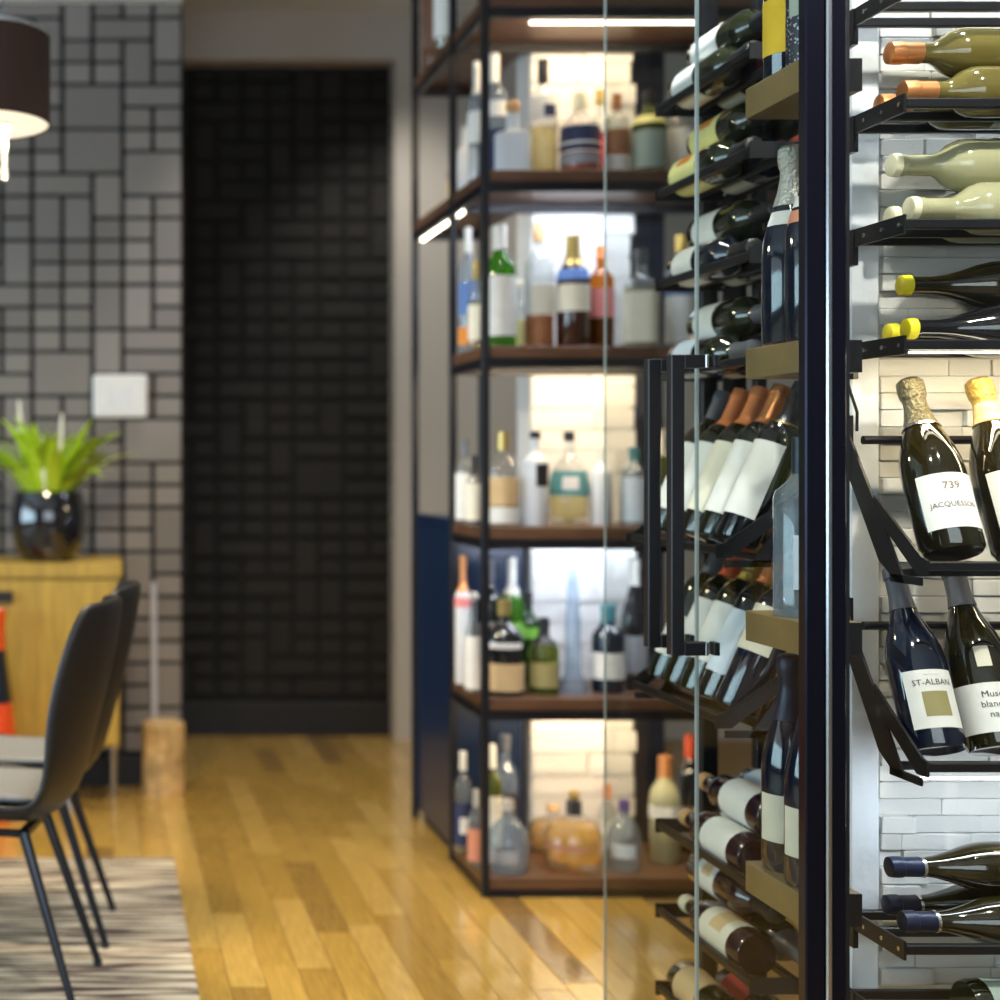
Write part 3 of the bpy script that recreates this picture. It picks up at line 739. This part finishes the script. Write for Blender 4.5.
nt = MATS['speckled_sleeve'].node_tree
vo = nt.nodes.new('ShaderNodeTexVoronoi'); vo.inputs['Scale'].default_value = 170
cr = nt.nodes.new('ShaderNodeValToRGB'); cr.color_ramp.elements[0].color = (.45, .52, .66, 1); cr.color_ramp.elements[0].position = .28
cr.color_ramp.elements[1].color = (.012, .016, .035, 1); cr.color_ramp.elements[1].position = .36
tcn = nt.nodes.new('ShaderNodeTexCoord'); nt.links.new(tcn.outputs['Object'], vo.inputs[0]); nt.links.new(vo.outputs['Distance'], cr.inputs[0]); nt.links.new(cr.outputs[0], nt.nodes['Principled BSDF'].inputs['Base Color'])
RIB = P['salmon']
bottle('champagne_bottle', 'blue-black champagne bottle with silver foil and ribbon collar, rear of the ledge pair', 'champagne', .0425, .315, (1.086, 2.200, ledz[1]), (0, 0, R(-30)), M['blue_glass'], C['silver'], .70, [(W, .60, .67, 110, -100, .0012)], group='silver-foil champagne pair')
bottle('champagne_bottle', 'blue-black champagne bottle with silver foil and pink ribbon collar against the post', 'champagne', .0425, .315, (1.079, 2.112, ledz[1]), (0, 0, R(-30)), M['blue_glass'], C['silver'], .72, [(RIB, .57, .63, 120, -105, .0012), (W, .645, .70, 120, -105, .0012)], group='silver-foil champagne pair')
bottle('liquor_bottle', 'clear spirits bottle with navy cap on the bronze ledge beside the post', 'tall', .043, .275, (1.083, 2.155, ledz[2]), (0, 0, 0), M['blueclear'], C['navy'], .80, [(P['pale_blue'], .16, .46, 34, -118)], liquid=glass('clear_spirit', (.88, .93, .97), .02, .8, 1.33, .05), fill=.6, capname='cap')
for (yy, xx, tx) in ((2.200, 1.084, 'rear of the lowest ledge pair'), (2.112, 1.077, 'against the post on the lowest ledge')):
    bottle('champagne_bottle', 'dark blue bottle with navy foil and cream label, ' + tx, 'champagne', .0415, .335, (xx, yy, ledz[3]), (0, 0, R(-25)), M['blue_glass'], C['navy'], .70, [(CR, .14, .36, 130, -95)], group='cream-labelled dark blue pair')

# power cable of the rack lights
tag(MB().tube([(1.204, 2.255, 1.315), (1.198, 2.25, 1.285), (1.207, 2.25, 1.255), (1.218, 2.252, 1.225), (1.219, 2.255, 1.195)], .0025, 8).build('power_cable', M['steel']), 'thin black power cable hanging between two wall racks', 'cable')
# rack lights
for (z, m_, cl, nm) in ((ZT[4], 'led_warm', WARM, 'under the yellow-capped bottles'), (ZD[6] - .02, 'led_cool', COOL, 'under the grey-capped leaning bottles')):
    tag(MB().box(1.215, 1.80, 2.098, 2.104, z - .0135, z - .0105).build('led_strip', M[m_]), 'slim light strip on the brick wall rack ' + nm, 'light strip')
    warm = m_ == 'led_warm'
    area_light('rack_light', (1.50, 2.12, z - .018), .58, .012, 1.4 if warm else 0.9, cl, (1.50, 2.22, z - .30))

# ------------------------------------------------------------------ liquor shelving
UX0, UX1, UD0, UDM, UD1 = 1.013, 2.15, 3.684, 4.018, 4.500
SHZ = [2.372, 1.913, 1.450, 0.973, 0.523, 0.052]
unit = thing('shelving_unit', 'tall black steel shelving unit with walnut shelves full of liquor bottles', 'shelf', (UX0, UD0, 0))
for (x, y) in ((0, 0), (0, UDM - UD0), (0, UD1 - UD0), (UX1 - UX0, 0), (UX1 - UX0, UDM - UD0), (.215, UD1 - UD0)):
    MB().box(x - .010, x + .010, y - .010, y + .010, 0, 2.75, .001).build('post', M['steel'], unit)
WX = UX1 - UX0
for i, z in enumerate(SHZ):
    dp = UDM - UD0
    sh = MB().box(-.002, WX, -.004, dp - .006, z - .032, z, .002).build('shelf', M['shelf_wood'], unit)
    fr = MB().box(-.004, WX, -.006, .014, z - .058, z - .0325).box(-.006, .012, .014, dp, z - .058, z - .0325).box(.012, WX, dp - .022, dp - .004, z - .058, z - .0325)
    fr.build('shelf_frame', M['steel'], sh)
    if i < 2:
        s2 = MB().box(-.002, .220, dp - .0055, UD1 - UD0, z - .032, z, .002).build('shelf', M['shelf_wood'], unit)
        MB().box(-.006, .012, dp, UD1 - UD0, z - .058, z - .0325).box(.012, .22, UD1 - UD0 - .02, UD1 - UD0, z - .058, z - .0325).build('shelf_frame', M['steel'], s2)
    warm = i in (0, 2, 4)
    if i < 5:
        MB().box(.13, .62, .030, .042, z - (.0618 if i == 0 else .041), z - (.0585 if i == 0 else .033)).build('led_strip', M['led_warm' if warm else 'led_cool'], sh)
        area_light('shelf_light', (UX0 + .36, UD0 + .045, z - .070), .48, .02, 1.7 if warm else 1.4, (1.0, .78, .50) if warm else (.80, .87, 1.0), (UX0 + .36, UDM, z - .30))
        area_light('shelf_light', (UX0 + .40, UDM - .045, z - .062), .34, .02, 0.34 if warm else 0.28, (1.0, .74, .46) if warm else (.80, .87, 1.0), (UX0 + .40, UDM + .02, z - .25))  # added rear wash without a strip, brightens the partition
    if i == 1:
        MB().box(.014, .022, dp + .05, UD1 - UD0 - .02, z - .062, z - .040).build('led_strip', M['led_warm'], s2)
        MB().box(.014, .022, dp - .04, dp + .03, z - .062, z - .040).build('led_strip', M['led_warm'], s2)
cab = thing('navy_cabinet', 'low navy lacquered cabinet tucked behind the liquor shelves', 'cabinet', (UX0 + .004, UDM + .014, 0))
MB().box(0, .200, 0, .448, .035, .955, .002).build('carcass', M['navy'], cab)
MB().box(.02, .19, .02, .44, 0, .034).build('plinth', M['black_trim'], cab)
MB().box(-.003, .2005, -.0035, .450, .9555, .98, .002).build('cabinet_top', M['navy'], cab)
tag(MB().box(1.605, 1.690, 4.19, 4.25, 0, ZC).build('steel_column', mat('blue_black_steel', (.012, .016, .035), .4)), 'blue-black steel column behind the liquor shelves beside the brick partition', 'column')

GS = ['liquor bottles on the top shelf', 'liquor bottles on the second shelf', 'liquor bottles on the third shelf', 'liquor bottles on the fourth shelf', 'liquor bottles on the fifth shelf', 'liquor bottles on the bottom shelf']
def S(shelf, xc, d, w, ytop, kind, label, body, cap=None, capz=.85, labels=(), liquid=None, fill=.55, stopper=None, ring=None):
    s = F / d
    X = (xc - PX) / s
    Rr = w / 2 / s
    H = EYE + (PY - ytop) / s - SHZ[shelf]
    if stopper:
        sm, sr, shh, ball = stopper
        stopper = (C[sm] if sm in C else M[sm], sr, shh, ball)
        H -= 2 * sr if ball else shh
    yaw = -math.degrees(math.atan2(X, d))
    bottle('liquor_bottle', label, kind, Rr, H, (X, d, SHZ[shelf] + .0005), (0, 0, R(yaw)), M[body], C[cap] if cap else None, capz,
           [(P[l[0]] if isinstance(l[0], str) else l[0], *l[1:]) for l in labels], M[liquid] if liquid else None, fill, GS[shelf], stopper, 20, 'bottle', M[ring] if ring else None, 'cap')
L1 = 200
# shelf 0 (only the left end shows)
S(0, 446, 4.18, 24, -60, 'tall', 'clear bottle with white label at the open end of the topmost shelf', 'clear', 'white', .8, [('white', .1, .5, L1, -90)], 'pale_liq', .5)
S(0, 431, 4.36, 20, -50, 'square', 'amber liquor bottle at the far open end of the topmost shelf', 'clear', 'cork', .8, [], 'amber', .6)
# shelf 1
S(1, 466, 4.13, 23, 128, 'square', 'small white bottle at the open end of the second shelf', 'frosted', 'white', .8)
S(1, 455, 4.28, 16, 150, 'stout', 'little tan bottle with slate cap at the far open end of the second shelf', 'clear', 'slate', .75, [('tan', .1, .5, L1, -90)])
S(1, 477, 3.945, 18, 62, 'tall', 'slim clear bottle with silver-white neck behind the corner post', 'blueclear', 'white', .74, [('white', .35, .6, L1, -90)])
S(1, 494, 3.86, 26, 55, 'tall', 'clear bottle with frosted neck and navy label beside the white matte bottle', 'blueclear', 'white', .78, [('navy', .04, .40, 230, -90), ('white', .5, .62, L1, -90)])
S(1, 513, 3.765, 36, 100, 'square', 'matte white bottle with round wooden stopper on the second shelf', 'frosted', None, .8, [], stopper=('cork', .019, .03, True))
S(1, 543, 3.80, 28, 60, 'tall', 'clear bottle with black neck and white label bearing a dark emblem', 'clear', 'black', .80, [('white', .46, .68, 220, -90), ('navy', .50, .60, 50, -60, .0014)], 'pale_liq', .42)
S(1, 580, 3.77, 38, 94, 'stout', 'whiskey bottle with black and grey label and red-amber base', 'clear', 'ivory', .80, [('navy', .30, .58, 240, -90), ('grey', .12, .24, 240, -90), ('white', .36, .39, 200, -90, .0014), ('white', .26, .28, 200, -90)], 'red_liq', .56)
S(1, 600, 3.92, 22, 90, 'tall', 'narrow red-brown bottle with dark cap behind the whiskey on the second shelf', 'clear', 'brass', .85, [('red', .2, .5, L1, -90)], 'red_liq', .55)
S(1, 617, 3.78, 24, 95, 'tall', 'amber-necked bottle with brown label over a white band', 'clear', 'copper', .82, [('brown', .28, .56, 240, -90), ('white', .06, .24, 240, -90)], 'amber', .5)
S(1, 649, 3.775, 34, 92, 'stout', 'stout bottle with sage green label and black cap on the second shelf', 'olive_glass', 'black', .86, [('sage', .08, .52, 240, -90), ('lemon', .60, .70, 240, -90)], 'pale_liq', .5)
S(1, 681, 3.80, 28, 98, 'spray', 'white-labelled bottle with pale shoulder next to the sage green one', 'clear', 'white', .84, [('white', .05, .60, 260, -90)], 'pale_liq', .5)
# shelf 2
S(2, 468, 3.93, 18, 228, 'tall', 'slim clear bottle with white cap and orange base band by the corner post', 'blueclear', 'white', .80, [('orange', .06, .20, 240, -90), ('blue', .3, .56, 200, -90)])
S(2, 476, 3.80, 15, 262, 'spray', 'small yellowish bottle with beaded neck in front of the corner post', 'clear', 'brass', .80, [('cream', .1, .5, L1, -90)], 'pale_liq', .55)
S(2, 500, 3.755, 31, 226, 'bordeaux', 'bright green bottle with tall white label and white cap', 'green_glass', 'white', .80, [('white', .09, .58, 220, -90)])
S(2, 519, 3.90, 17, 280, 'stout', 'small pale bottle with ball stopper between the green and amber bottles', 'clear', None, .8, [('lemon', .1, .5, L1, -90)], 'pale_liq', .5, stopper=('ivory', .012, .02, True))
S(2, 539, 3.79, 29, 222, 'tall', 'clear bottle with tan stopper and a low fill of amber', 'clear', 'cork', .84, [('cream', .26, .50, 120, -60)], 'amber', .26)
S(2, 573, 3.775, 32, 236, 'spray', 'dark rum bottle with white label and blue neck seal', 'rum', 'brass', .74, [('cream', .32, .56, 220, -90), ('blue', .60, .70, 220, -90)])
S(2, 601, 3.81, 25, 246, 'tall', 'brown bottle with pink label and orange cap on the third shelf', 'amber', 'orange', .86, [('pink', .30, .58, 200, -90)], 'rum', .5)
S(2, 641, 3.77, 34, 250, 'square', 'square bottle with large cream label and black cap on the third shelf', 'clear', 'black', .84, [('cream', .05, .56, 230, -90)], 'pale_liq', .6)
S(2, 681, 3.79, 30, 236, 'tall', 'bottle with white label, blue band and gold cap on the third shelf', 'blueclear', 'gold', .80, [('white', .05, .46, 240, -90), ('blue', .47, .50, 240, -90)])
# shelf 3
S(3, 465, 3.90, 18, 440, 'tall', 'small white-labelled bottle with grey cap at the open end of the fourth shelf', 'clear', 'slate', .80, [('white', .05, .6, L1, -90)])
S(3, 474, 3.76, 17, 456, 'stout', 'small dark-capped bottle with oval ivory label at the corner post', 'clear', 'black', .72, [('cream', .08, .60, 200, -90)], 'rum', .3)
S(3, 503, 3.77, 33, 432, 'stout', 'gold-labelled clear bottle with ornate brass top on the fourth shelf', 'clear', 'brass', .80, [('tan', .22, .52, 110, -90), ('white', .03, .2, 220, -90)], 'gold_liq', .5)
S(3, 535, 3.755, 27, 432, 'tall', 'tall white bottle with black oval emblem and black cap', 'frosted', 'black', .93, [('black', .42, .66, 60, -55)])
S(3, 569, 3.80, 38, 432, 'squat', 'round bottle with teal label and black cap on the fourth shelf', 'clear', 'black', .90, [('teal', .32, .58, 200, -90), ('white', .38, .52, 50, -85, .0014)], 'pale_liq', .34)
S(3, 601, 3.78, 22, 446, 'tall', 'plain frosted white bottle beside the teal-labelled bottle', 'frosted', 'white', .85)
S(3, 634, 3.79, 26, 448, 'tall', 'pale blue labelled bottle on the fourth shelf behind the door glass', 'blueclear', 'teal', .85, [('pale_blue', .05, .62, 240, -90)])
S(3, 660, 3.86, 22, 430, 'spray', 'olive green bottle with silver neck behind the door handle', 'olive_glass', 'silver', .72, [('white', .08, .4, 200, -90)])
# shelf 4
S(4, 463, 3.93, 16, 556, 'tall', 'pinkish white bottle with copper capsule at the open end of the fifth shelf', 'frosted', 'copper', .72, [('pink', .6, .68, 240, -90)])
S(4, 474, 3.785, 18, 592, 'stout', 'white-labelled bottle with silver ball top at the corner post, fifth shelf', 'clear', None, .8, [('white', .04, .62, 240, -90)], stopper=('silver', .013, .02, True))
S(4, 490, 3.945, 22, 560, 'tall', 'slate grey bottle behind the tan-labelled black bottle', 'black_glass', 'slate', .8, [('grey', .1, .5, L1, -90)])
S(4, 504, 3.755, 39, 600, 'stout', 'round black bottle with broad tan label on the fifth shelf', 'black_glass', 'brass', .84, [('tan', .05, .34, 260, -90), ('white', .50, .56, 120, -90)])
S(4, 512, 3.885, 22, 558, 'tall', 'pale green glass bottle with clear stopper on the fifth shelf', 'green_glass', 'silver', .72, [('green', .1, .5, L1, -90)])
S(4, 544, 3.76, 30, 618, 'stout', 'olive green bottle with black curled stopper on the fifth shelf', 'olive_glass', 'black', .66, [('olive', .1, .42, 120, -90)])
S(4, 527, 3.94, 25, 592, 'bordeaux', 'deep green bottle behind the olive one on the fifth shelf', 'dkgreen_glass', 'black', .85, [('green', .5, .62, L1, -90)])
S(4, 573, 3.775, 30, 552, 'decanter', 'tall slender clear glass decanter on the fifth shelf', 'blueclear')
S(4, 608, 3.79, 32, 605, 'bordeaux', 'dark bottle with white band label and teal cap on the fifth shelf', 'blue_glass', 'teal', .80, [('white', .16, .46, 220, -90)])
S(4, 634, 3.90, 26, 560, 'burgundy', 'smoky grey bottle behind the door glass on the fifth shelf', 'black_glass', 'silver', .8, [('grey', .1, .4, L1, -90)])
# shelf 5
S(5, 463, 3.92, 17, 752, 'tall', 'navy-labelled bottle with pink-white cap at the open end of the bottom shelf', 'clear', 'white', .82, [('navy', .08, .5, 240, -90), ('white', .2, .36, 60, -80, .0014)], 'pale_liq', .4)
S(5, 476, 3.79, 16, 790, 'stout', 'small bottle with peach label at the corner post, bottom shelf', 'clear', 'silver', .78, [('salmon', .08, .5, 240, -90)])
S(5, 492, 3.86, 20, 745, 'tall', 'yellow-green bottle with cream label at the back of the bottom shelf', 'olive_glass', 'white', .80, [('cream', .1, .56, 240, -90)])
S(5, 505, 3.955, 24, 735, 'bordeaux', 'tall grey-blue bottle with black label at the back of the bottom shelf', 'blueclear', 'slate', .86, [('black', .3, .5, 240, -90)])
S(5, 508, 3.745, 42, 800, 'squat', 'short round clear glass bottle in front on the bottom shelf', 'blueclear', 'silver', .86, [('grey', .16, .34, 90, -110)])
S(5, 553, 3.94, 48, 806, 'flask', 'large golden flask bottle behind the other golden bottle', 'clear', 'cork', .9, [], 'gold_liq', .60)
S(5, 574, 3.768, 58, 790, 'flask', 'squared golden liquor bottle with dark collar and round gold stopper', 'clear', 'black', .80, [('brown', .34, .42, 90, -110)], 'gold_liq', .64, stopper=('gold', .014, .02, True))
S(5, 607, 3.90, 20, 785, 'stout', 'small clear bottle with orange lid at the back of the bottom shelf', 'clear', 'orange', .8, [('white', .1, .5, L1, -90)])
S(5, 624, 3.765, 34, 800, 'squat', 'round clear bottle with purple cap on the bottom shelf', 'blueclear', 'purple', .84, [('pale_blue', .2, .4, 80, -90)])
S(5, 665, 3.83, 30, 756, 'spray', 'pale lemon bottle with copper collar behind the door glass on the bottom shelf', 'straw', 'copper', .80, [('white', .42, .54, 240, -90)])
S(5, 690, 3.93, 26, 735, 'tall', 'dark red-capped bottle behind the wine racks on the bottom shelf', 'black_glass', 'red', .8, [('grey', .1, .4, L1, -90)])

# ------------------------------------------------------------------ dining corner
rug_m = bpy.data.materials.new('streaked_wool'); rug_m.use_nodes = True
nt = rug_m.node_tree; bs = nt.nodes['Principled BSDF']; bs.inputs['Roughness'].default_value = .95
tc = nt.nodes.new('ShaderNodeTexCoord')
def streak(sx_, sy_, seed):
    mp = nt.nodes.new('ShaderNodeMapping'); mp.inputs['Scale'].default_value = (sx_, sy_, 1); mp.inputs['Location'].default_value = (seed, seed * 2, 0)
    nz = nt.nodes.new('ShaderNodeTexNoise'); nz.inputs['Scale'].default_value = 1; nz.inputs['Detail'].default_value = 3
    nt.links.new(tc.outputs['Object'], mp.inputs[0]); nt.links.new(mp.outputs[0], nz.inputs[0]); return nz
n1 = streak(3.2, 60, 1.3)
cr = nt.nodes.new('ShaderNodeValToRGB'); e = cr.color_ramp.elements
e[0].position, e[0].color = .41, (.030, .020, .02, 1)
e[1].position, e[1].color = .60, (.60, .52, .38, 1)
k = cr.color_ramp.elements.new(.465); k.color = (.16, .105, .08, 1)
k = cr.color_ramp.elements.new(.51); k.color = (.46, .37, .25, 1)
nt.links.new(n1.outputs[0], cr.inputs[0]); nt.links.new(cr.outputs[0], bs.inputs['Base Color'])
rug = MB().box(-1.9, 0, -1.75, 0, 0, .009, .003).build('rug', rug_m, None, (0.212, 4.02, 0.0003))
tag(rug, 'cream and dark brown streaked rug under the dining chairs', 'rug')

def make_chair(loc, rz, label):
    t = thing('dining_chair', label, 'chair', loc, (0, 0, R(rz)), 'black shell dining chairs')
    prof = [(-.235, .410), (-.20, .402), (-.12, .384), (-.03, .370), (.04, .368), (.100, .392), (.136, .455), (.155, .54), (.178, .62), (.197, .70), (.212, .775), (.218, .825), (.219, .845)]
    nu, nv = len(prof), 13
    wid = [.135, .15, .162, .168, .17, .172, .172, .17, .165, .157, .147, .132, .115]
    vs_, fs = [], []
    for i, (x, z) in enumerate(prof):
        back = min(max((i - 4) / 4.0, 0), 1)
        for j in range(nv):
            v = -1 + 2 * j / (nv - 1)
            curve = abs(v) ** 2.2
            vs_.append((x - .075 * curve * back * (1 - .35 * max(0, (i - 9) / 3)), v * wid[i], z + .050 * curve * (1 - back) + (.012 * curve * back) - (.018 * curve if i >= nu - 2 else 0)))
    for i in range(nu - 1):
        for j in range(nv - 1):
            a = i * nv + j
            fs.append((a, a + 1, a + nv + 1, a + nv))
    m = MB().add(vs_, fs, True)
    sh = m.build('seat_shell', M['chair_shell'], t, auto=None)
    md = sh.modifiers.new('thick', 'SOLIDIFY'); md.thickness = .020; md.offset = 0
    md = sh.modifiers.new('soft', 'SUBSURF'); md.levels = 1; md.render_levels = 1
    # light grey seat pad
    pad, pf = [], []
    nx, ny = 10, 9
    for top in (0, 1):
        for i in range(nx):
            for j in range(ny):
                u, v = -1 + 2 * i / (nx - 1), -1 + 2 * j / (ny - 1)
                e_ = max(abs(u), abs(v)) ** 4
                x = -.075 + u * .135
                zb = .398 + .030 * abs(v) ** 2.2 + .03 * max(0, -u) * .3
                pad.append((x, v * .138, zb + top * .032 * (1 - .75 * e_)))
    n = nx * ny
    for i in range(nx - 1):
        for j in range(ny - 1):
            a = i * ny + j
            pf += [(a, a + 1, a + ny + 1, a + ny), (n + a, n + a + ny, n + a + ny + 1, n + a + 1)]
    rim = [(i * ny) for i in range(nx)] + [(nx - 1) * ny + j for j in range(1, ny)] + [i * ny + ny - 1 for i in range(nx - 2, -1, -1)] + [j for j in range(ny - 2, 0, -1)]
    for q in range(len(rim)):
        a, b_ = rim[q], rim[(q + 1) % len(rim)]
        pf.append((a, b_, b_ + n, a + n))
    MB().add(pad, pf, True).build('seat_cushion', M['cushion'], t, auto=None)
    legm = mat('blue_black_leg_steel', (.03, .035, .045), .25, .6)
    for sx_, sy_ in ((1, -1), (1, 1), (-1, -1), (-1, 1)):
        top = (.035, sy_ * .095, .352) if sx_ > 0 else (-.13, sy_ * .095, .362)
        bot = (.150, sy_ * .135, .009) if sx_ > 0 else (-.235, sy_ * .135, .009)
        lg = MB().tube([top, bot], [.0125, .0085], 10).build('leg', legm, t)
        MB().lathe([(0, 0), (.010, 0), (.010, .010), (0, .010)], 10).build('foot_cap', M['black_trim'], lg, (bot[0], bot[1], .0002))
    MB().box(-.14, .045, -.10, -.085, .342, .356).box(-.14, .045, .085, .10, .342, .356).box(-.14, -.12, -.10, .10, .342, .356).box(.025, .045, -.10, .10, .342, .356).build('seat_frame', legm, t)
    return t
make_chair((-.178, 3.06, 0.0095), -11, 'black shell chair with grey seat pad in front of the other chair')
make_chair((-.128, 3.42, 0.0095), -4, 'black shell chair standing closer to the sideboard')

sb = thing('sideboard', 'yellow oak sideboard against the taupe tiled wall', 'sideboard', (0.072, 4.60, 0))
MB().box(-1.3, .0, -.012, .315, .765, .815, .003).build('worktop', M['oak'], sb)
MB().box(-1.28, -.008, .010, .310, .205, .7645, .002).build('carcass', M['oak'], sb)
for i in range(3):
    x1 = -.012 - i * .425
    d = MB().box(x1 - .418, x1, -.008, .0095, .215, .755, .002).build('door', M['oak'], sb)
    MB().box(x1 - .418 + .01, x1 - .345, -.030, -.0085, .685, .720, .002).build('handle', M['black_trim'], d)
for x, y in ((-.025, .22), (-1.25, .22), (-.17, .05), (-1.15, .05)):
    MB().tube([(x, y, .2045), (x, y, 0.0003)], .011, 10).build('leg', M['chrome'], sb)

# potted plant
pot = thing('potted_plant', 'bright green grassy plant with white spikes in a glossy black pot', 'plant', (-.172, 4.66, .8155))
pr = [(0, 0), (.070, 0), (.090, .012), (.112, .05), (.126, .10), (.129, .15), (.122, .195), (.112, .228), (.106, .232), (.104, .222), (.112, .19), (.112, .17), (0, .17)]
MB().lathe(pr, 32).build('pot', M['black_gloss'], pot)
MB().lathe([(0, .171), (.110, .171), (.108, .190), (0, .195)], 20).build('soil', mat('soil', (.03, .02, .012), .95), pot)
rl = random.Random(4)
leaf_meshes = []
for q in range(6):
    n, vs_, fs = 7, [], []
    bend, wd = (.35, .7, 1.1, 1.5, 1.9, .9)[q], (.022, .021, .020, .020, .019, .025)[q]
    ln = 1.0
    x = z = 0.0; ang = .05
    for i in range(n):
        t_ = i / (n - 1)
        w = wd * math.sin(PI * min(.12 + t_ * .88, 1.0)) ** .6 + .001
        vs_ += [(x, -w, z), (x + .002, 0, z - .003), (x, w, z)]
        ang = .05 + bend * t_ ** 1.4
        x += math.sin(ang) * .36 / n * ln; z += math.cos(ang) * .36 / n * ln
    for i in range(n - 1):
        a = i * 3
        fs += [(a, a + 1, a + 4, a + 3), (a + 1, a + 2, a + 5, a + 4)]
    me = MB().add(vs_, fs, True).mesh('leaf'); me.materials.append(M['leaf']); leaf_meshes.append(me)
for q in range(64):
    a = rl.uniform(0, 2 * PI); rr = rl.uniform(.01, .07)
    k = rl.choice((0, 1, 1, 2, 2, 3, 3, 4, 5))
    s_ = rl.uniform(.75, 1.1) * (.62 if math.sin(a) > .25 else 1.0)
    piece('leaf', leaf_meshes[k], pot, (rr * math.cos(a), rr * math.sin(a), .188), (s_, 1, s_), (rl.uniform(-.2, .2), rl.uniform(0, .55), a))
for (x, y, h) in ((-.095, -.05, .34), (.045, .02, .30), (-.015, -.085, .22)):
    MB().tube([(x * .5, y * .5, .19), (x * .9, y, .19 + h * .55), (x, y, .19 + h)], [.006, .010, .004], 8).build('flower_spike', M['spike'], pot)

# wall panel
wp = thing('thermostat', 'white rounded wall thermostat plate on the taupe tiles', 'thermostat', (.0705, D_LEFT - .016, 1.375))
MB().box(-.0955, .0955, -.024, -.002, -.076, .076, .008).build('cover', M['white_plastic'], wp)
MB().box(-.045, .045, -.0255, -.0242, -.035, .035, .0005).build('display', mat('pale_display', (.60, .585, .585), .25), wp)
MB().box(-.07, .07, -.002, .012, -.06, .06).build('back_plate', M['white_plastic'], wp)

# log and chrome pole
lg = thing('log_stump', 'short rough log stump standing on the floor by the black baseboard', 'log', (.218, 4.835, 0.0003))
def wob(t_): return 1 + .05 * math.sin(3 * t_ + 1) + .035 * math.sin(7 * t_)
vs_, fs = [], []
rings = [(.0, 0), (.072, 0), (.074, .03), (.071, .12), (.073, .20), (.071, .240), (.062, .246), (0, .247)]
sg = 26
for (r, z) in rings:
    for k in range(sg):
        a = 2 * PI * k / sg; vs_.append((r * wob(a) * math.cos(a), r * wob(a) * math.sin(a), z))
for i in range(len(rings) - 1):
    for k in range(sg): fs.append((i * sg + k, i * sg + (k + 1) % sg, (i + 1) * sg + (k + 1) % sg, (i + 1) * sg + k))
MB().add(vs_, fs, True).build('bark', M['log'], lg)
MB().lathe([(0, .2475), (.058, .2475), (.058, .2495), (0, .2495)], 22).build('cut_face', mat('cut_wood', (.58, .40, .20), .7, var=.3, vscale=30), lg)
cp = thing('metal_pole', 'slim chrome pole standing upright behind the log stump', 'pole', (.192, 4.918, 0.0003))
MB().tube([(0, 0, .008), (-.004, 0, .72)], .011, 10).build('pole', mat('pale_satin_metal', (.52, .53, .60), .4, .15), cp)
MB().lathe([(0, 0), (.012, 0), (.012, .008), (0, .008)], 14).build('base_plate', M['chrome'], cp)

# red vase on the floor behind the chair
vz = thing('floor_vase', 'tall red-orange and black floor vase behind the dining chairs', 'vase', (-.352, 4.485, 0.0003))
pf_ = [(0, 0), (.07, 0), (.080, .02), (.086, .14), (.084, .26), (.070, .40), (.052, .52), (.046, .60), (.052, .665), (.047, .672), (.040, .60), (0, .55)]
MB().lathe(pf_, 28).build('body', M['red_vase'], vz)
MB().lathe([(.0748, .38), (.0716, .40), (.0536, .52), (.0510, .545)], 28).build('black_band', M['black_gloss'], vz)

# pendant lamp
pl = thing('pendant_lamp', 'brown drum pendant lamp with crystal drops hanging over the table', 'lamp', (-.272, 3.2, 1.913))
rr = .158
MB().lathe([(rr, 0), (rr, .198), (rr - .003, .198), (rr - .003, 0), (rr, 0)], 48).build('shade', M['shade'], pl)
MB().lathe([(rr + .002, .196), (rr + .002, .206), (rr - .006, .206), (rr - .006, .196), (rr + .002, .196)], 48).build('rim', M['silver'], pl)
MB().lathe([(0, .004), (rr - .0035, .004), (rr - .0035, .007), (0, .007)], 48).build('diffuser', M['shade_in'], pl)
for (x, y) in ((.055, -.02), (-.055, -.02), (0, .055)):
    dr = MB().lathe([(0, -.130), (.008, -.124), (.010, -.112), (.0065, -.10), (.006, -.055), (.009, -.045), (.006, -.036), (.010, -.026), (.006, -.016), (0, -.010)], 12).build('crystal_drop', M['crystal'], pl, (x, y, 0))
    MB().lathe([(0, -.012), (.012, -.012), (.012, 0), (0, .0035)], 14).build('cap', M['gold'], dr)
for z_ in range(14):
    w_ = .055 - min(z_, 5) * .011
    q = MB().lathe([(0, -.011), (.009, -.007), (.011, 0), (.009, .007), (0, .011)], 10).build('bead', M['crystal'], pl, (w_ + .02, -.01, .218 + z_ * .021))
MB().tube([(0, 0, .006), (0, 0, 2.765 - 1.913)], .006, 8).build('stem', M['silver'], pl)
MB().lathe([(0, .835), (.05, .835), (.05, .852), (0, .852)], 20).build('ceiling_rose', M['silver'], pl)
lp = bpy.data.lights.new('pendant_bulb', 'AREA'); lp.shape = 'DISK'; lp.size = .28; lp.energy = 20; lp.color = (1.0, .82, .55)
lo_ = bpy.data.objects.new('pendant_bulb', lp); lo_.location = (-.272, 3.2, 1.908); COL.objects.link(lo_)
